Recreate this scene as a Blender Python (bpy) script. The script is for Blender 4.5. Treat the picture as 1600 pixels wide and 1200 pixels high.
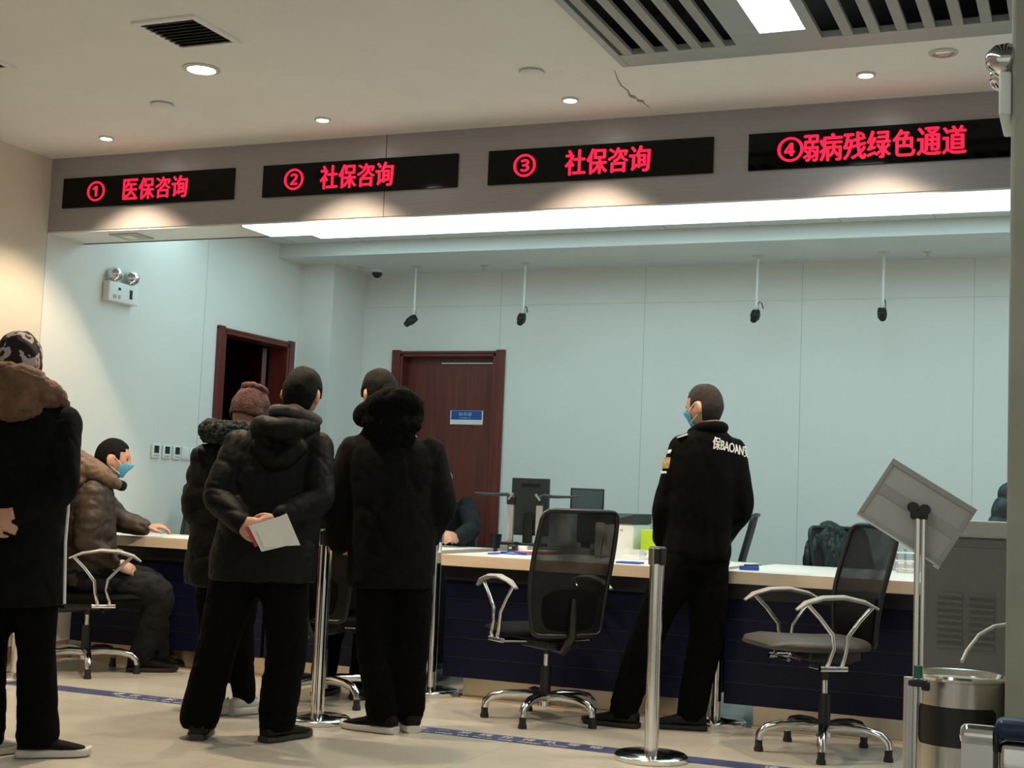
import bpy, bmesh, math, random
from mathutils import Vector, Matrix, Euler, noise
random.seed(7)
for o in list(bpy.data.objects): bpy.data.objects.remove(o)
SC = bpy.context.scene
COL = SC.collection
PI = math.pi
R = math.radians

# ------------------------------------------------------------------ camera
cam = bpy.data.objects.new('camera', bpy.data.cameras.new('camera')); COL.objects.link(cam)
FPX = 2162.18; YAW, PIT, ROL = 0.398223, 0.0837855, 0.04099896
cam.data.sensor_width = 36.0; cam.data.sensor_fit = 'HORIZONTAL'; cam.data.lens = FPX/1600*36
cam.data.clip_start = .05; cam.data.clip_end = 100
_f = Vector((-math.sin(YAW)*math.cos(PIT), math.cos(YAW)*math.cos(PIT), math.sin(PIT)))
_r = Vector((math.cos(YAW), math.sin(YAW), 0)); _u = _r.cross(_f)
_r2 = _r*math.cos(ROL)+_u*math.sin(ROL); _u2 = _u*math.cos(ROL)-_r*math.sin(ROL)
m = Matrix((_r2, _u2, -_f)).transposed().to_4x4(); m.translation = (0, 0, 1.09)
cam.matrix_world = m
SC.camera = cam

# ------------------------------------------------------------------ world, exposure
SC.view_settings.view_transform = 'Standard'; SC.view_settings.look = 'None'
SC.view_settings.gamma = 1; SC.view_settings.use_curve_mapping = False
SC.view_settings.exposure = 0.0
W = bpy.data.worlds.new('world'); SC.world = W; W.use_nodes = True
W.node_tree.nodes['Background'].inputs[0].default_value = (0.86, 0.86, 0.76, 1)
W.node_tree.nodes['Background'].inputs[1].default_value = 0.62

WARM = (1.0, 0.77, 0.52); COOL = (0.64, 1.0, 1.06)
E_SPOT, E_BIG, E_STRIP, E_SOFFIT, E_COFFER = 112, 190, 3.0, 2.1, 12

def lamp(name, kind, loc, energy, color, parent=None, rot=(0, 0, 0), **kw):
    d = bpy.data.lights.new(name, kind); d.energy = energy; d.color = color
    for k, v in kw.items(): setattr(d, k, v)
    o = bpy.data.objects.new(name, d); COL.objects.link(o); o.location = loc; o.rotation_euler = rot
    if parent: o.parent = parent
    return o

# ------------------------------------------------------------------ materials
def mat(name, col, rough=.5, metal=0., spec=.5, nscale=0, namt=0., bump=0., bscale=50, stretch=(1, 1, 1), emit=None, estr=0, alpha=1., sheen=0., coat=0.):
    mt = bpy.data.materials.new(name); mt.use_nodes = True
    nt = mt.node_tree; b = nt.nodes['Principled BSDF']
    b.inputs['Base Color'].default_value = (*col, 1); b.inputs['Roughness'].default_value = rough
    b.inputs['Metallic'].default_value = metal; b.inputs['Specular IOR Level'].default_value = spec
    b.inputs['Alpha'].default_value = alpha
    b.inputs['Sheen Weight'].default_value = sheen; b.inputs['Coat Weight'].default_value = coat
    if emit:
        b.inputs['Emission Color'].default_value = (*emit, 1); b.inputs['Emission Strength'].default_value = estr
    if nscale or bump:
        tc = nt.nodes.new('ShaderNodeTexCoord'); mp = nt.nodes.new('ShaderNodeMapping')
        mp.inputs['Scale'].default_value = stretch
        nt.links.new(tc.outputs['Object'], mp.inputs[0])
    if nscale:
        n = nt.nodes.new('ShaderNodeTexNoise'); n.inputs['Scale'].default_value = nscale; n.inputs['Detail'].default_value = 5
        nt.links.new(mp.outputs[0], n.inputs['Vector'])
        cr = nt.nodes.new('ShaderNodeValToRGB')
        cr.color_ramp.elements[0].position = .3; cr.color_ramp.elements[1].position = .7
        cr.color_ramp.elements[0].color = (*[max(0, c*(1-namt)) for c in col], 1)
        cr.color_ramp.elements[1].color = (*[min(1, c*(1+namt)) for c in col], 1)
        nt.links.new(n.outputs['Fac'], cr.inputs[0]); nt.links.new(cr.outputs[0], b.inputs['Base Color'])
    if bump:
        n2 = nt.nodes.new('ShaderNodeTexNoise'); n2.inputs['Scale'].default_value = bscale; n2.inputs['Detail'].default_value = 4
        nt.links.new(mp.outputs[0], n2.inputs['Vector'])
        bp = nt.nodes.new('ShaderNodeBump'); bp.inputs['Strength'].default_value = bump; bp.inputs['Distance'].default_value = .01
        nt.links.new(n2.outputs['Fac'], bp.inputs['Height']); nt.links.new(bp.outputs[0], b.inputs['Normal'])
    return mt

def brick_floor():
    mt = mat('floor_tile', (.58, .55, .485), .22, spec=.5)
    nt = mt.node_tree; b = nt.nodes['Principled BSDF']
    tc = nt.nodes.new('ShaderNodeTexCoord'); br = nt.nodes.new('ShaderNodeTexBrick')
    br.offset = 0; br.inputs['Scale'].default_value = 1; br.inputs['Brick Width'].default_value = .8; br.inputs['Row Height'].default_value = .8
    br.inputs['Mortar Size'].default_value = .0015; br.inputs['Mortar Smooth'].default_value = .1
    br.inputs['Color1'].default_value = (.57, .545, .48, 1); br.inputs['Color2'].default_value = (.59, .56, .495, 1); br.inputs['Mortar'].default_value = (.42, .37, .30, 1)
    nt.links.new(tc.outputs['Object'], br.inputs['Vector'])
    n = nt.nodes.new('ShaderNodeTexNoise'); n.inputs['Scale'].default_value = 3.5; n.inputs['Detail'].default_value = 6
    nt.links.new(tc.outputs['Object'], n.inputs['Vector'])
    mx = nt.nodes.new('ShaderNodeMixRGB'); mx.blend_type = 'MULTIPLY'; mx.inputs[0].default_value = .25
    nt.links.new(br.outputs['Color'], mx.inputs[1]); nt.links.new(n.outputs['Fac'], mx.inputs[2])
    nt.links.new(mx.outputs[0], b.inputs['Base Color'])
    return mt

def wood_red():
    mt = mat('red_wood', (.16, .022, .014), .32)
    nt = mt.node_tree; b = nt.nodes['Principled BSDF']
    tc = nt.nodes.new('ShaderNodeTexCoord'); mp = nt.nodes.new('ShaderNodeMapping'); mp.inputs['Scale'].default_value = (9, 9, .7)
    n = nt.nodes.new('ShaderNodeTexNoise'); n.inputs['Scale'].default_value = 4; n.inputs['Detail'].default_value = 8
    cr = nt.nodes.new('ShaderNodeValToRGB'); cr.color_ramp.elements[0].position = .3; cr.color_ramp.elements[1].position = .75
    cr.color_ramp.elements[0].color = (.085, .013, .010, 1); cr.color_ramp.elements[1].color = (.15, .026, .016, 1)
    nt.links.new(tc.outputs['Object'], mp.inputs[0]); nt.links.new(mp.outputs[0], n.inputs['Vector'])
    nt.links.new(n.outputs['Fac'], cr.inputs[0]); nt.links.new(cr.outputs[0], b.inputs['Base Color'])
    return mt

def mesh_fabric():
    mt = bpy.data.materials.new('mesh_fabric'); mt.use_nodes = True
    nt = mt.node_tree; b = nt.nodes['Principled BSDF']; out = nt.nodes['Material Output']
    b.inputs['Base Color'].default_value = (.008, .008, .0085, 1); b.inputs['Roughness'].default_value = .5; b.inputs['Specular IOR Level'].default_value = .3
    tr = nt.nodes.new('ShaderNodeBsdfTransparent'); mx = nt.nodes.new('ShaderNodeMixShader')
    tc = nt.nodes.new('ShaderNodeTexCoord'); wv = nt.nodes.new('ShaderNodeTexNoise')
    wv.inputs['Scale'].default_value = 7; wv.inputs['Detail'].default_value = 1
    cr = nt.nodes.new('ShaderNodeValToRGB'); cr.color_ramp.elements[0].position = .35; cr.color_ramp.elements[1].position = .65
    cr.color_ramp.elements[0].color = (.91, .91, .91, 1); cr.color_ramp.elements[1].color = (.97, .97, .97, 1)
    nt.links.new(tc.outputs['Object'], wv.inputs['Vector']); nt.links.new(wv.outputs['Fac'], cr.inputs[0]); nt.links.new(cr.outputs[0], mx.inputs[0])
    nt.links.new(tr.outputs[0], mx.inputs[1]); nt.links.new(b.outputs[0], mx.inputs[2]); nt.links.new(mx.outputs[0], out.inputs['Surface'])
    return mt

def camo():
    mt = mat('camo_fleece', (.02, .02, .02), .9)
    nt = mt.node_tree; b = nt.nodes['Principled BSDF']
    tc = nt.nodes.new('ShaderNodeTexCoord'); n = nt.nodes.new('ShaderNodeTexNoise'); n.inputs['Scale'].default_value = 16; n.inputs['Detail'].default_value = 2
    cr = nt.nodes.new('ShaderNodeValToRGB'); cr.color_ramp.interpolation = 'CONSTANT'
    e = cr.color_ramp.elements; e[0].position = 0; e[0].color = (.012, .006, .006, 1); e[1].position = .53; e[1].color = (.42, .38, .37, 1)
    x = e.new(.66); x.color = (.03, .012, .012, 1)
    nt.links.new(tc.outputs['Object'], n.inputs['Vector']); nt.links.new(n.outputs['Fac'], cr.inputs[0]); nt.links.new(cr.outputs[0], b.inputs['Base Color'])
    return mt

M = dict(
    wall=mat('wall_panel', (.70, .69, .66), .35, spec=.4, nscale=2, namt=.015),
    ceil=mat('ceiling_paint', (.80, .80, .79), .8, nscale=3, namt=.02),
    wallbeige=mat('beige_wall_panel', (.66, .59, .49), .4, spec=.4, nscale=2, namt=.02),
    sidedark=mat('counter_side', (.004, .004, .006), .8, spec=.1, nscale=6, namt=.2),
    floor=brick_floor(),
    seam=mat('panel_seam', (.46, .46, .44), .7),
    seamd=mat('dark_seam', (.12, .11, .10), .7),
    fascia=mat('brushed_taupe_metal', (.36, .34, .355), .38, metal=.35, nscale=30, namt=.05, stretch=(.06, 1, 3)),
    soffit=mat('soffit_white', (.72, .72, .70), .35),
    tile=mat('ceiling_tile', (.66, .67, .66), .75, nscale=40, namt=.03),
    gypsum=mat('gypsum', (.64, .66, .65), .7, nscale=3, namt=.02),
    led=mat('led_red', (.6, .01, .04), .5, emit=(1.0, .010, .065), estr=1.05),
    panelblack=mat('black_acrylic', (.0015, .001, .001), .05, spec=.2),
    white=mat('white_plastic', (.74, .75, .73), .35, nscale=20, namt=.02),
    offwhite=mat('aged_white_plastic', (.55, .54, .51), .4, nscale=20, namt=.04),
    dark=mat('dark_plastic', (.014, .016, .016), .35, nscale=30, namt=.2),
    black=mat('black_plastic', (.008, .008, .009), .4, nscale=30, namt=.2),
    chrome=mat('chrome', (.72, .71, .69), .12, metal=1, nscale=20, namt=.03),
    steel=mat('brushed_steel', (.56, .53, .48), .27, metal=1, nscale=50, namt=.12, stretch=(6, 6, .15)),
    kick=mat('kick_steel', (.60, .50, .38), .28, metal=.85, nscale=6, namt=.10),
    lens=mat('clear_lens', (.75, .77, .76), .12, metal=.6, nscale=60, namt=.3),
    wood=wood_red(),
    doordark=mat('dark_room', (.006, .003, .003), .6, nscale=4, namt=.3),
    beige=mat('beige_laminate', (.66, .55, .42), .35, nscale=25, namt=.05, stretch=(.2, 3, 3)),
    beigetop=mat('white_laminate_top', (.76, .74, .70), .3, nscale=25, namt=.02),
    navy=mat('navy_panel', (.0035, .005, .022), .4, spec=.2, nscale=5, namt=.15),
    navyapron=mat('dark_apron', (.007, .007, .009), .4, nscale=5, namt=.15),
    greymetal=mat('grey_powdercoat', (.135, .14, .135), .45, nscale=40, namt=.05),
    greylight=mat('light_grey_powdercoat', (.36, .37, .36), .45, nscale=40, namt=.04),
    boardlight=mat('board_back', (.46, .45, .44), .5, nscale=20, namt=.03),
    boardgrey=mat('board_edge', (.36, .355, .35), .45, nscale=20, namt=.03),
    column=mat('column_stone', (.34, .345, .28), .45, nscale=4, namt=.10),
    coffer=mat('coffer_metal', (.40, .42, .41), .4, metal=.3, nscale=20, namt=.03),
    slat=mat('slat_grey', (.33, .34, .33), .5, nscale=20, namt=.04),
    void=mat('ceiling_void', (.004, .005, .005), .9, nscale=4, namt=.2),
    vent=mat('vent_louvre', (.10, .10, .09), .6, nscale=10, namt=.1),
    glow=mat('light_diffuser', (.9, .9, .9), .5, emit=COOL, estr=E_STRIP),
    glowsoffit=mat('soffit_diffuser', (.9, .9, .9), .5, emit=(.78, 1, 1.02), estr=E_SOFFIT),
    glowcoffer=mat('coffer_diffuser', (.9, .9, .9), .5, emit=(.93, 1, .98), estr=E_COFFER),
    glowwarm=mat('downlight_glass', (.9, .9, .9), .3, emit=(1, .93, .80), estr=30),
    tape=mat('blue_floor_tape', (.062, .075, .17), .35, nscale=6, namt=.25),
    tapetext=mat('tape_lettering', (.55, .55, .60), .5),
    blue=mat('blue_plastic', (.012, .06, .35), .35, nscale=10, namt=.1),
    signblue=mat('sign_blue', (.006, .075, .30), .35, nscale=10, namt=.1),
    signtext=mat('sign_lettering', (.35, .55, .80), .5),
    red=mat('red_plastic', (.45, .03, .03), .4, nscale=10, namt=.1),
    paper=mat('paper', (.78, .80, .78), .7, nscale=30, namt=.02),
    redcard=mat('red_card', (.45, .04, .06), .6, nscale=30, namt=.05),
    lime=mat('lime_plastic', (.42, .62, .02), .4, nscale=10, namt=.05),
    screen=mat('monitor_screen', (.075, .10, .10), .3, nscale=5, namt=.05),
    monback=mat('monitor_back', (.022, .027, .027), .4, nscale=20, namt=.1),
    alu=mat('aluminium', (.55, .54, .53), .35, metal=.7, nscale=20, namt=.04),
    acryl=mat('clear_acrylic', (.72, .76, .76), .1, alpha=.35, nscale=10, namt=.03),
    greyledge=mat('grey_ledge', (.22, .23, .22), .5, nscale=10, namt=.06),
    mesh=mesh_fabric(),
    seatfab=mat('seat_fabric', (.004, .004, .0042), .85, spec=.12, nscale=80, namt=.3, bump=.2, bscale=300),
    seatpu=mat('seat_leatherette', (.055, .050, .042), .5, nscale=20, namt=.15, bump=.1, bscale=80),
    armpad=mat('arm_grey', (.33, .32, .32), .35, nscale=20, namt=.1),
    coatblack=mat('black_cloth', (.0036, .0038, .0038), .9, spec=.12, nscale=25, namt=.4, bump=.3, bscale=120),
    coatnylon=mat('black_nylon', (.0036, .0041, .0040), .62, spec=.16, nscale=12, namt=.3, bump=.25, bscale=40),
    coatgreen=mat('dark_green_nylon', (.006, .013, .013), .5, nscale=12, namt=.3, bump=.25, bscale=40),
    coatbrown=mat('brown_black_nylon', (.036, .024, .016), .5, spec=.35, nscale=6, namt=.5, bump=.25, bscale=40),
    hoodbrown=mat('brown_hood', (.125, .066, .038), .8, nscale=14, namt=.35, bump=.4, bscale=60),
    hoodnylon=mat('tan_hood', (.135, .080, .050), .6, nscale=10, namt=.3, bump=.3, bscale=50),
    fur=mat('black_fur', (.0032, .0034, .0034), .95, spec=.08, nscale=60, namt=.6, bump=.8, bscale=160),
    furgrey=mat('grey_fur', (.020, .027, .027), .9, spec=.2, nscale=40, namt=.8, bump=.8, bscale=160),
    knit=mat('maroon_knit', (.055, .020, .017), .9, nscale=40, namt=.5, bump=.6, bscale=120),
    camo=camo(),
    uniform=mat('guard_uniform', (.0026, .0026, .0027), .9, spec=.10, nscale=20, namt=.3, bump=.25, bscale=90),
    trouser=mat('black_trouser', (.0022, .0022, .0022), .9, spec=.08, nscale=18, namt=.35, bump=.3, bscale=60),
    jeans=mat('dark_jeans', (.0085, .0085, .011), .85, spec=.25, nscale=14, namt=.5, bump=.3, bscale=60),
    collargrey=mat('grey_collar', (.045, .043, .046), .8, nscale=30, namt=.3),
    skin=mat('skin', (.50, .27, .185), .5, nscale=14, namt=.10),
    hair=mat('black_hair', (.0030, .0028, .0026), .75, spec=.15, nscale=60, namt=.5, bump=.7, bscale=220, stretch=(1, 1, .3)),
    hairshort=mat('short_hair', (.024, .018, .015), .75, spec=.3, nscale=50, namt=.5, bump=.5, bscale=260),
    eye=mat('eye', (.03, .02, .02), .2),
    mask=mat('blue_mask', (.10, .42, .60), .75, nscale=40, namt=.08),
    loop=mat('mask_loop', (.75, .75, .75), .7),
    shoe=mat('black_shoe', (.004, .004, .0042), .5, spec=.25, nscale=20, namt=.3),
    suede=mat('dark_knit_shoe', (.008, .0065, .006), .9, spec=.15, nscale=40, namt=.3),
    sole=mat('white_sole', (.55, .53, .48), .5, nscale=20, namt=.08),
    soledark=mat('grey_sole', (.018, .018, .016), .5, nscale=20, namt=.1),
    sneaker=mat('white_sneaker', (.52, .51, .49), .55, nscale=25, namt=.12),
    sneakergrey=mat('grey_suede', (.25, .24, .23), .8, nscale=25, namt=.12),
    vinyl=mat('blue_vinyl', (.008, .022, .075), .35, nscale=8, namt=.1),
    patch=mat('badge_gold', (.42, .28, .12), .6, nscale=60, namt=.4),
    whiteprint=mat('white_print', (.72, .73, .73), .6),
    crack=mat('crack_dark', (.30, .28, .26), .9),
    rubber=mat('rubber', (.01, .009, .009), .6, nscale=20, namt=.2),
    greentape=mat('green_tape', (.01, .16, .09), .4, nscale=20, namt=.1),
)

def dot_matrix(mt, pitch):
    nt = mt.node_tree; b = nt.nodes['Principled BSDF']
    tc = nt.nodes.new('ShaderNodeTexCoord'); sp = nt.nodes.new('ShaderNodeSeparateXYZ'); nt.links.new(tc.outputs['Object'], sp.inputs[0])
    res = []
    for ax in ('X', 'Z'):
        a = nt.nodes.new('ShaderNodeMath'); a.operation = 'MULTIPLY'; a.inputs[1].default_value = PI/pitch; nt.links.new(sp.outputs[ax], a.inputs[0])
        c = nt.nodes.new('ShaderNodeMath'); c.operation = 'SINE'; nt.links.new(a.outputs[0], c.inputs[0])
        d = nt.nodes.new('ShaderNodeMath'); d.operation = 'ABSOLUTE'; nt.links.new(c.outputs[0], d.inputs[0]); res.append(d)
    m_ = nt.nodes.new('ShaderNodeMath'); m_.operation = 'MULTIPLY'; nt.links.new(res[0].outputs[0], m_.inputs[0]); nt.links.new(res[1].outputs[0], m_.inputs[1])
    k = nt.nodes.new('ShaderNodeMath'); k.operation = 'MULTIPLY_ADD'; k.inputs[1].default_value = 1.3; k.inputs[2].default_value = .45
    nt.links.new(m_.outputs[0], k.inputs[0]); nt.links.new(k.outputs[0], b.inputs['Emission Strength'])
dot_matrix(M['led'], .0076)

# ------------------------------------------------------------------ mesh kit
def orient(p0, p1):
    d = (Vector(p1)-Vector(p0)); L = d.length
    q = d.to_track_quat('Z', 'Y') if L > 1e-9 else Matrix.Identity(3).to_quaternion()
    return q, L

class MB:
    def __init__(s): s.v = []; s.f = []; s.mi = []; s.cur = 0
    def add(s, vs, fs):
        b = len(s.v); s.v += [tuple(v) for v in vs]; s.f += [tuple(i+b for i in f) for f in fs]; s.mi += [s.cur]*len(fs); return s
    def box(s, c, d, rot=None):
        c = Vector(c); h = Vector(d)/2; E = Euler(rot).to_matrix() if rot else Matrix.Identity(3)
        vs = [c+E@Vector((x*h.x, y*h.y, z*h.z)) for x in (-1, 1) for y in (-1, 1) for z in (-1, 1)]
        return s.add(vs, [(0, 1, 3, 2), (4, 6, 7, 5), (0, 4, 5, 1), (2, 3, 7, 6), (0, 2, 6, 4), (1, 5, 7, 3)])
    def bb(s, x0, x1, y0, y1, z0, z1): return s.box(((x0+x1)/2, (y0+y1)/2, (z0+z1)/2), (x1-x0, y1-y0, z1-z0))
    def rbox(s, c, d, r=.01, rot=None, n=3):
        bm = bmesh.new(); bmesh.ops.create_cube(bm, size=1)
        for v in bm.verts: v.co = Vector((v.co.x*d[0], v.co.y*d[1], v.co.z*d[2]))
        bmesh.ops.bevel(bm, geom=list(bm.edges), offset=min(r, min(d)*.49), segments=n, affect='EDGES', profile=.5)
        E = Euler(rot).to_matrix() if rot else Matrix.Identity(3)
        bm.verts.ensure_lookup_table()
        s.add([Vector(c)+E@v.co for v in bm.verts], [[v.index for v in f.verts] for f in bm.faces]); bm.free(); return s
    def loft(s, rings, cap=True, closed=False):
        n = len(rings[0]); vs = [p for r in rings for p in r]; fs = []
        k = len(rings)
        for i in range(k if closed else k-1):
            for j in range(n):
                fs.append((i*n+j, i*n+(j+1) % n, ((i+1) % k)*n+(j+1) % n, ((i+1) % k)*n+j))
        if cap and not closed:
            fs.append(tuple(range(n-1, -1, -1))); fs.append(tuple(range((k-1)*n, k*n)))
        return s.add(vs, fs)
    def tube(s, path, rad, n=12, cap=True, flat=1., up=None):
        path = [Vector(p) for p in path]; k = len(path)
        if not isinstance(rad, (list, tuple)): rad = [rad]*k
        rings = []; prev = None
        for i, p in enumerate(path):
            t = (path[min(i+1, k-1)]-path[max(i-1, 0)]).normalized()
            if prev is None:
                a = Vector(up) if up else (Vector((0, 0, 1)) if abs(t.z) < .9 else Vector((1, 0, 0)))
                x = (a-t*a.dot(t)).normalized()
            else:
                x = (prev-t*prev.dot(t)).normalized()
            prev = x; y = t.cross(x)
            rings.append([p+(x*math.cos(2*PI*j/n)+y*math.sin(2*PI*j/n)*flat)*rad[i] for j in range(n)])
        return s.loft(rings, cap)
    def limb(s, pts, rad, n=14, sub=4):
        """smooth tapered limb with rounded ends"""
        P = [Vector(p) for p in pts]; path = []; rr = []
        k = len(P)
        for i in range(k-1):
            p0, p1, p2, p3 = P[max(i-1, 0)], P[i], P[i+1], P[min(i+2, k-1)]
            for j in range(sub):
                t = j/sub
                path.append(.5*((2*p1)+(p2-p0)*t+(2*p0-5*p1+4*p2-p3)*t*t+(-p0+3*p1-3*p2+p3)*t**3)*1.0); rr.append(rad[i]*(1-t)+rad[i+1]*t)
        path.append(P[-1]); rr.append(rad[-1])
        d0 = (path[0]-path[1]).normalized(); d1 = (path[-1]-path[-2]).normalized()
        pre = [path[0]+d0*rr[0]*x for x in (.95, .7, .35)]; prr = [rr[0]*x for x in (.3, .7, .93)]
        post = [path[-1]+d1*rr[-1]*x for x in (.35, .7, .95)]; por = [rr[-1]*x for x in (.93, .7, .3)]
        return s.tube(pre+path+post, prr+rr+por, n)
    def cyl(s, p0, p1, r0, r1=None, n=20):
        r1 = r0 if r1 is None else r1; q, L = orient(p0, p1); p0 = Vector(p0)
        rg = [[p0+q@Vector((r*math.cos(2*PI*j/n), r*math.sin(2*PI*j/n), z)) for j in range(n)] for r, z in ((r0, 0), (r1, L))]
        return s.loft(rg)
    def lathe(s, prof, c=(0, 0, 0), n=32, rot=None):
        E = Euler(rot).to_matrix() if rot else Matrix.Identity(3); c = Vector(c)
        rg = [[c+E@Vector((r*math.cos(2*PI*j/n), r*math.sin(2*PI*j/n), z)) for j in range(n)] for r, z in prof]
        return s.loft(rg)
    def ell(s, c, r, n=16, k=10, rot=None):
        E = Euler(rot).to_matrix() if rot else Matrix.Identity(3); c = Vector(c)
        rg = []
        for i in range(k+1):
            ph = -PI/2+PI*(i+.0)/k; ph = max(-PI/2+.05, min(PI/2-.05, ph))
            rg.append([c+E@Vector((r[0]*math.cos(ph)*math.cos(2*PI*j/n), r[1]*math.cos(ph)*math.sin(2*PI*j/n), r[2]*math.sin(ph))) for j in range(n)])
        return s.loft(rg)
    def rings(s, lst, n=28, e=2.3):
        """lst: (u,v,z,a,b[,yaw]) horizontal superellipse rings"""
        rg = []
        for q in lst:
            u, v, z, a, b = q[:5]; yw = q[5] if len(q) > 5 else 0
            ring = []
            for j in range(n):
                t = 2*PI*j/n; c, sn = math.cos(t), math.sin(t)
                x = a*math.copysign(abs(c)**(2/e), c); y = b*math.copysign(abs(sn)**(2/e), sn)
                ring.append(Vector((u+x*math.cos(yw)-y*math.sin(yw), v+x*math.sin(yw)+y*math.cos(yw), z)))
            rg.append(ring)
        return s.loft(rg)
    def xf(s, mtx):
        s.v = [tuple(mtx@Vector(v)) for v in s.v]; return s
    def mesh(s, name):
        me = bpy.data.meshes.new(name); me.from_pydata(s.v, [], s.f); 
        bm = bmesh.new(); bm.from_mesh(me); bmesh.ops.recalc_face_normals(bm, faces=bm.faces); bm.to_mesh(me); bm.free()
        return me
    def build(s, name, m, parent=None, smooth=None, bevel=0, loc=None, rot=None):
        me = s.mesh(name)
        mats = m if isinstance(m, (list, tuple)) else [m]
        for x in mats: me.materials.append(x)
        if len(mats) > 1:
            for p, i in zip(me.polygons, s.mi): p.material_index = i
        o = bpy.data.objects.new(name, me); COL.objects.link(o)
        if parent: o.parent = parent
        if loc: o.location = loc
        if rot: o.rotation_euler = rot
        if bevel:
            b = o.modifiers.new('bevel', 'BEVEL'); b.width = bevel; b.segments = 2; b.limit_method = 'ANGLE'
        if smooth is not None: smooth_by_angle(me, smooth)
        return o

def smooth_by_angle(me, deg):
    for p in me.polygons: p.use_smooth = True
    bm = bmesh.new(); bm.from_mesh(me)
    for e in bm.edges:
        e.smooth = not (len(e.link_faces) == 2 and e.calc_face_angle(0) > R(deg))
    bm.to_mesh(me); bm.free()

def remesh(name, mb, m, parent, voxel=.012, smooth=3, fold=0, fscale=5., fstretch=(1, 1, 1), quilt=None, spikes=0, seed=0, cut=None):
    """union of overlapping closed shapes -> one continuous skin, with cloth folds pushed along the normals"""
    me = mb.mesh(name+'_raw'); t = bpy.data.objects.new('tmp', me); COL.objects.link(t)
    r = t.modifiers.new('r', 'REMESH'); r.mode = 'VOXEL'; r.voxel_size = voxel
    if smooth:
        sm = t.modifiers.new('s', 'SMOOTH'); sm.iterations = smooth; sm.factor = .5
    dg = bpy.context.evaluated_depsgraph_get()
    out = bpy.data.meshes.new_from_object(t.evaluated_get(dg)); out.name = name
    bpy.data.objects.remove(t); bpy.data.meshes.remove(me)
    if fold or quilt or spikes:
        nr = [v.normal.copy() for v in out.vertices]
        off = Vector((seed*3.7, seed*1.3, seed*2.1))
        for v, n_ in zip(out.vertices, nr):
            d = 0; p = v.co
            if fold:
                q = Vector((p.x*fstretch[0], p.y*fstretch[1], p.z*fstretch[2]))*fscale+off
                a = noise.noise(q); b_ = noise.noise(q*2.3+Vector((5, 3, 1)))
                d += fold*(.7*noise.noise(q*.55+Vector((9, 2, 4)))-.8*max(0, 1-abs(a)*5.5)**1.5-.45*max(0, 1-abs(b_)*5)**1.5)
            if quilt:
                d += quilt[0]*(abs(math.sin((p.z+.35*noise.noise(p*3+off)*.1)*PI/quilt[1]))**.6-.7)
            if spikes:
                d += spikes*(noise.noise(p*90+off)*.8+noise.noise(p*35+off))
            v.co += n_*d
    if cut is not None:      # straight hem
        b = bmesh.new(); b.from_mesh(out)
        g = bmesh.ops.bisect_plane(b, geom=list(b.verts)+list(b.edges)+list(b.faces), plane_co=(0, 0, cut), plane_no=(0, 0, 1), clear_inner=True)
        bmesh.ops.holes_fill(b, edges=[e for e in b.edges if e.is_boundary], sides=0)
        b.to_mesh(out); b.free()
    out.materials.clear(); out.materials.append(m)
    for p in out.polygons: p.use_smooth = True
    o = bpy.data.objects.new(name, out); COL.objects.link(o); o.parent = parent
    return o

def tag(o, label, cat, group=None):
    o['label'] = label; o['category'] = cat
    if group: o['group'] = group
    return o
def thing(name, label, cat, loc=(0, 0, 0), rz=0, group=None):
    o = bpy.data.objects.new(name, None); COL.objects.link(o); o.empty_display_size = .1
    o.location = loc; o.rotation_euler = (0, 0, rz)
    return tag(o, label, cat, group)
def struct(name, mb, m, **k):
    o = mb.build(name, m, **k); o['kind'] = 'structure'; return o
def text_mesh(body, w, h, depth=.002, bold=.0):
    """lettering in the XZ plane, centred, facing -Y, fitted to w x h; bold widens the strokes"""
    c = bpy.data.curves.new('t', 'FONT'); c.body = body; c.size = 1; c.extrude = .01; c.resolution_u = 3
    o = bpy.data.objects.new('t', c); COL.objects.link(o)
    bpy.context.view_layer.update()
    me = bpy.data.meshes.new_from_object(o.evaluated_get(bpy.context.evaluated_depsgraph_get()))
    bpy.data.objects.remove(o); bpy.data.curves.remove(c)
    xs = [v.co.x for v in me.vertices]; ys = [v.co.y for v in me.vertices]
    x0, x1, y0, y1 = min(xs), max(xs), min(ys), max(ys)
    sx = w/(x1-x0); sz = h/(y1-y0) if h else sx
    base = [(Vector(((v.co.x-(x0+x1)/2)*sx, -v.co.z/.01*depth/2, (v.co.y-(y0+y1)/2)*sz))) for v in me.vertices]
    faces = [tuple(p.vertices) for p in me.polygons]; bpy.data.meshes.remove(me)
    k = MB(); q = bold*h if bold else 0
    for i, (dx, dz) in enumerate([(0, 0)]+([(q, 0), (-q, 0), (0, q*.6), (0, -q*.6)] if bold else [])):
        k.add([p+Vector((dx, -i*.0002, dz)) for p in base], faces)
    return k.mesh('lettering')
def lettering(name, body, w, h, m, parent, loc, rot=(0, 0, 0), depth=.002, bold=0.):
    me = text_mesh(body, w, h, depth, bold); me.materials.append(m); me.name = name
    o = bpy.data.objects.new(name, me); COL.objects.link(o); o.parent = parent; o.location = loc; o.rotation_euler = rot
    return o

# ------------------------------------------------------------------ setting
XW, YF, YB, ZC = -5.90, 6.60, 10.07, 3.064      # left wall, fascia, back wall, hall ceiling
ZS, YS, ZO = 2.606, 6.93, 3.02                  # soffit underside, soffit back edge, office ceiling
XR = 1.6
struct('floor', MB().bb(-7, 3, -3, 10.4, -.1, 0), M['floor'])
# left wall with a door opening (Y 8.47..9.42, z<2.29)
D1a, D1b, DZ = 8.50, 9.39, 2.25
struct('wall_left', MB().bb(XW-.15, XW, -3, 6.60, 0, 3.2), M['wallbeige'])
struct('wall_left_office', MB().bb(XW-.15, XW, 6.60, D1a, 0, 3.2).bb(XW-.15, XW, D1b, YB+.15, 0, 3.2).bb(XW-.15, XW, D1a, D1b, DZ, 3.2), M['wall'])
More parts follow.
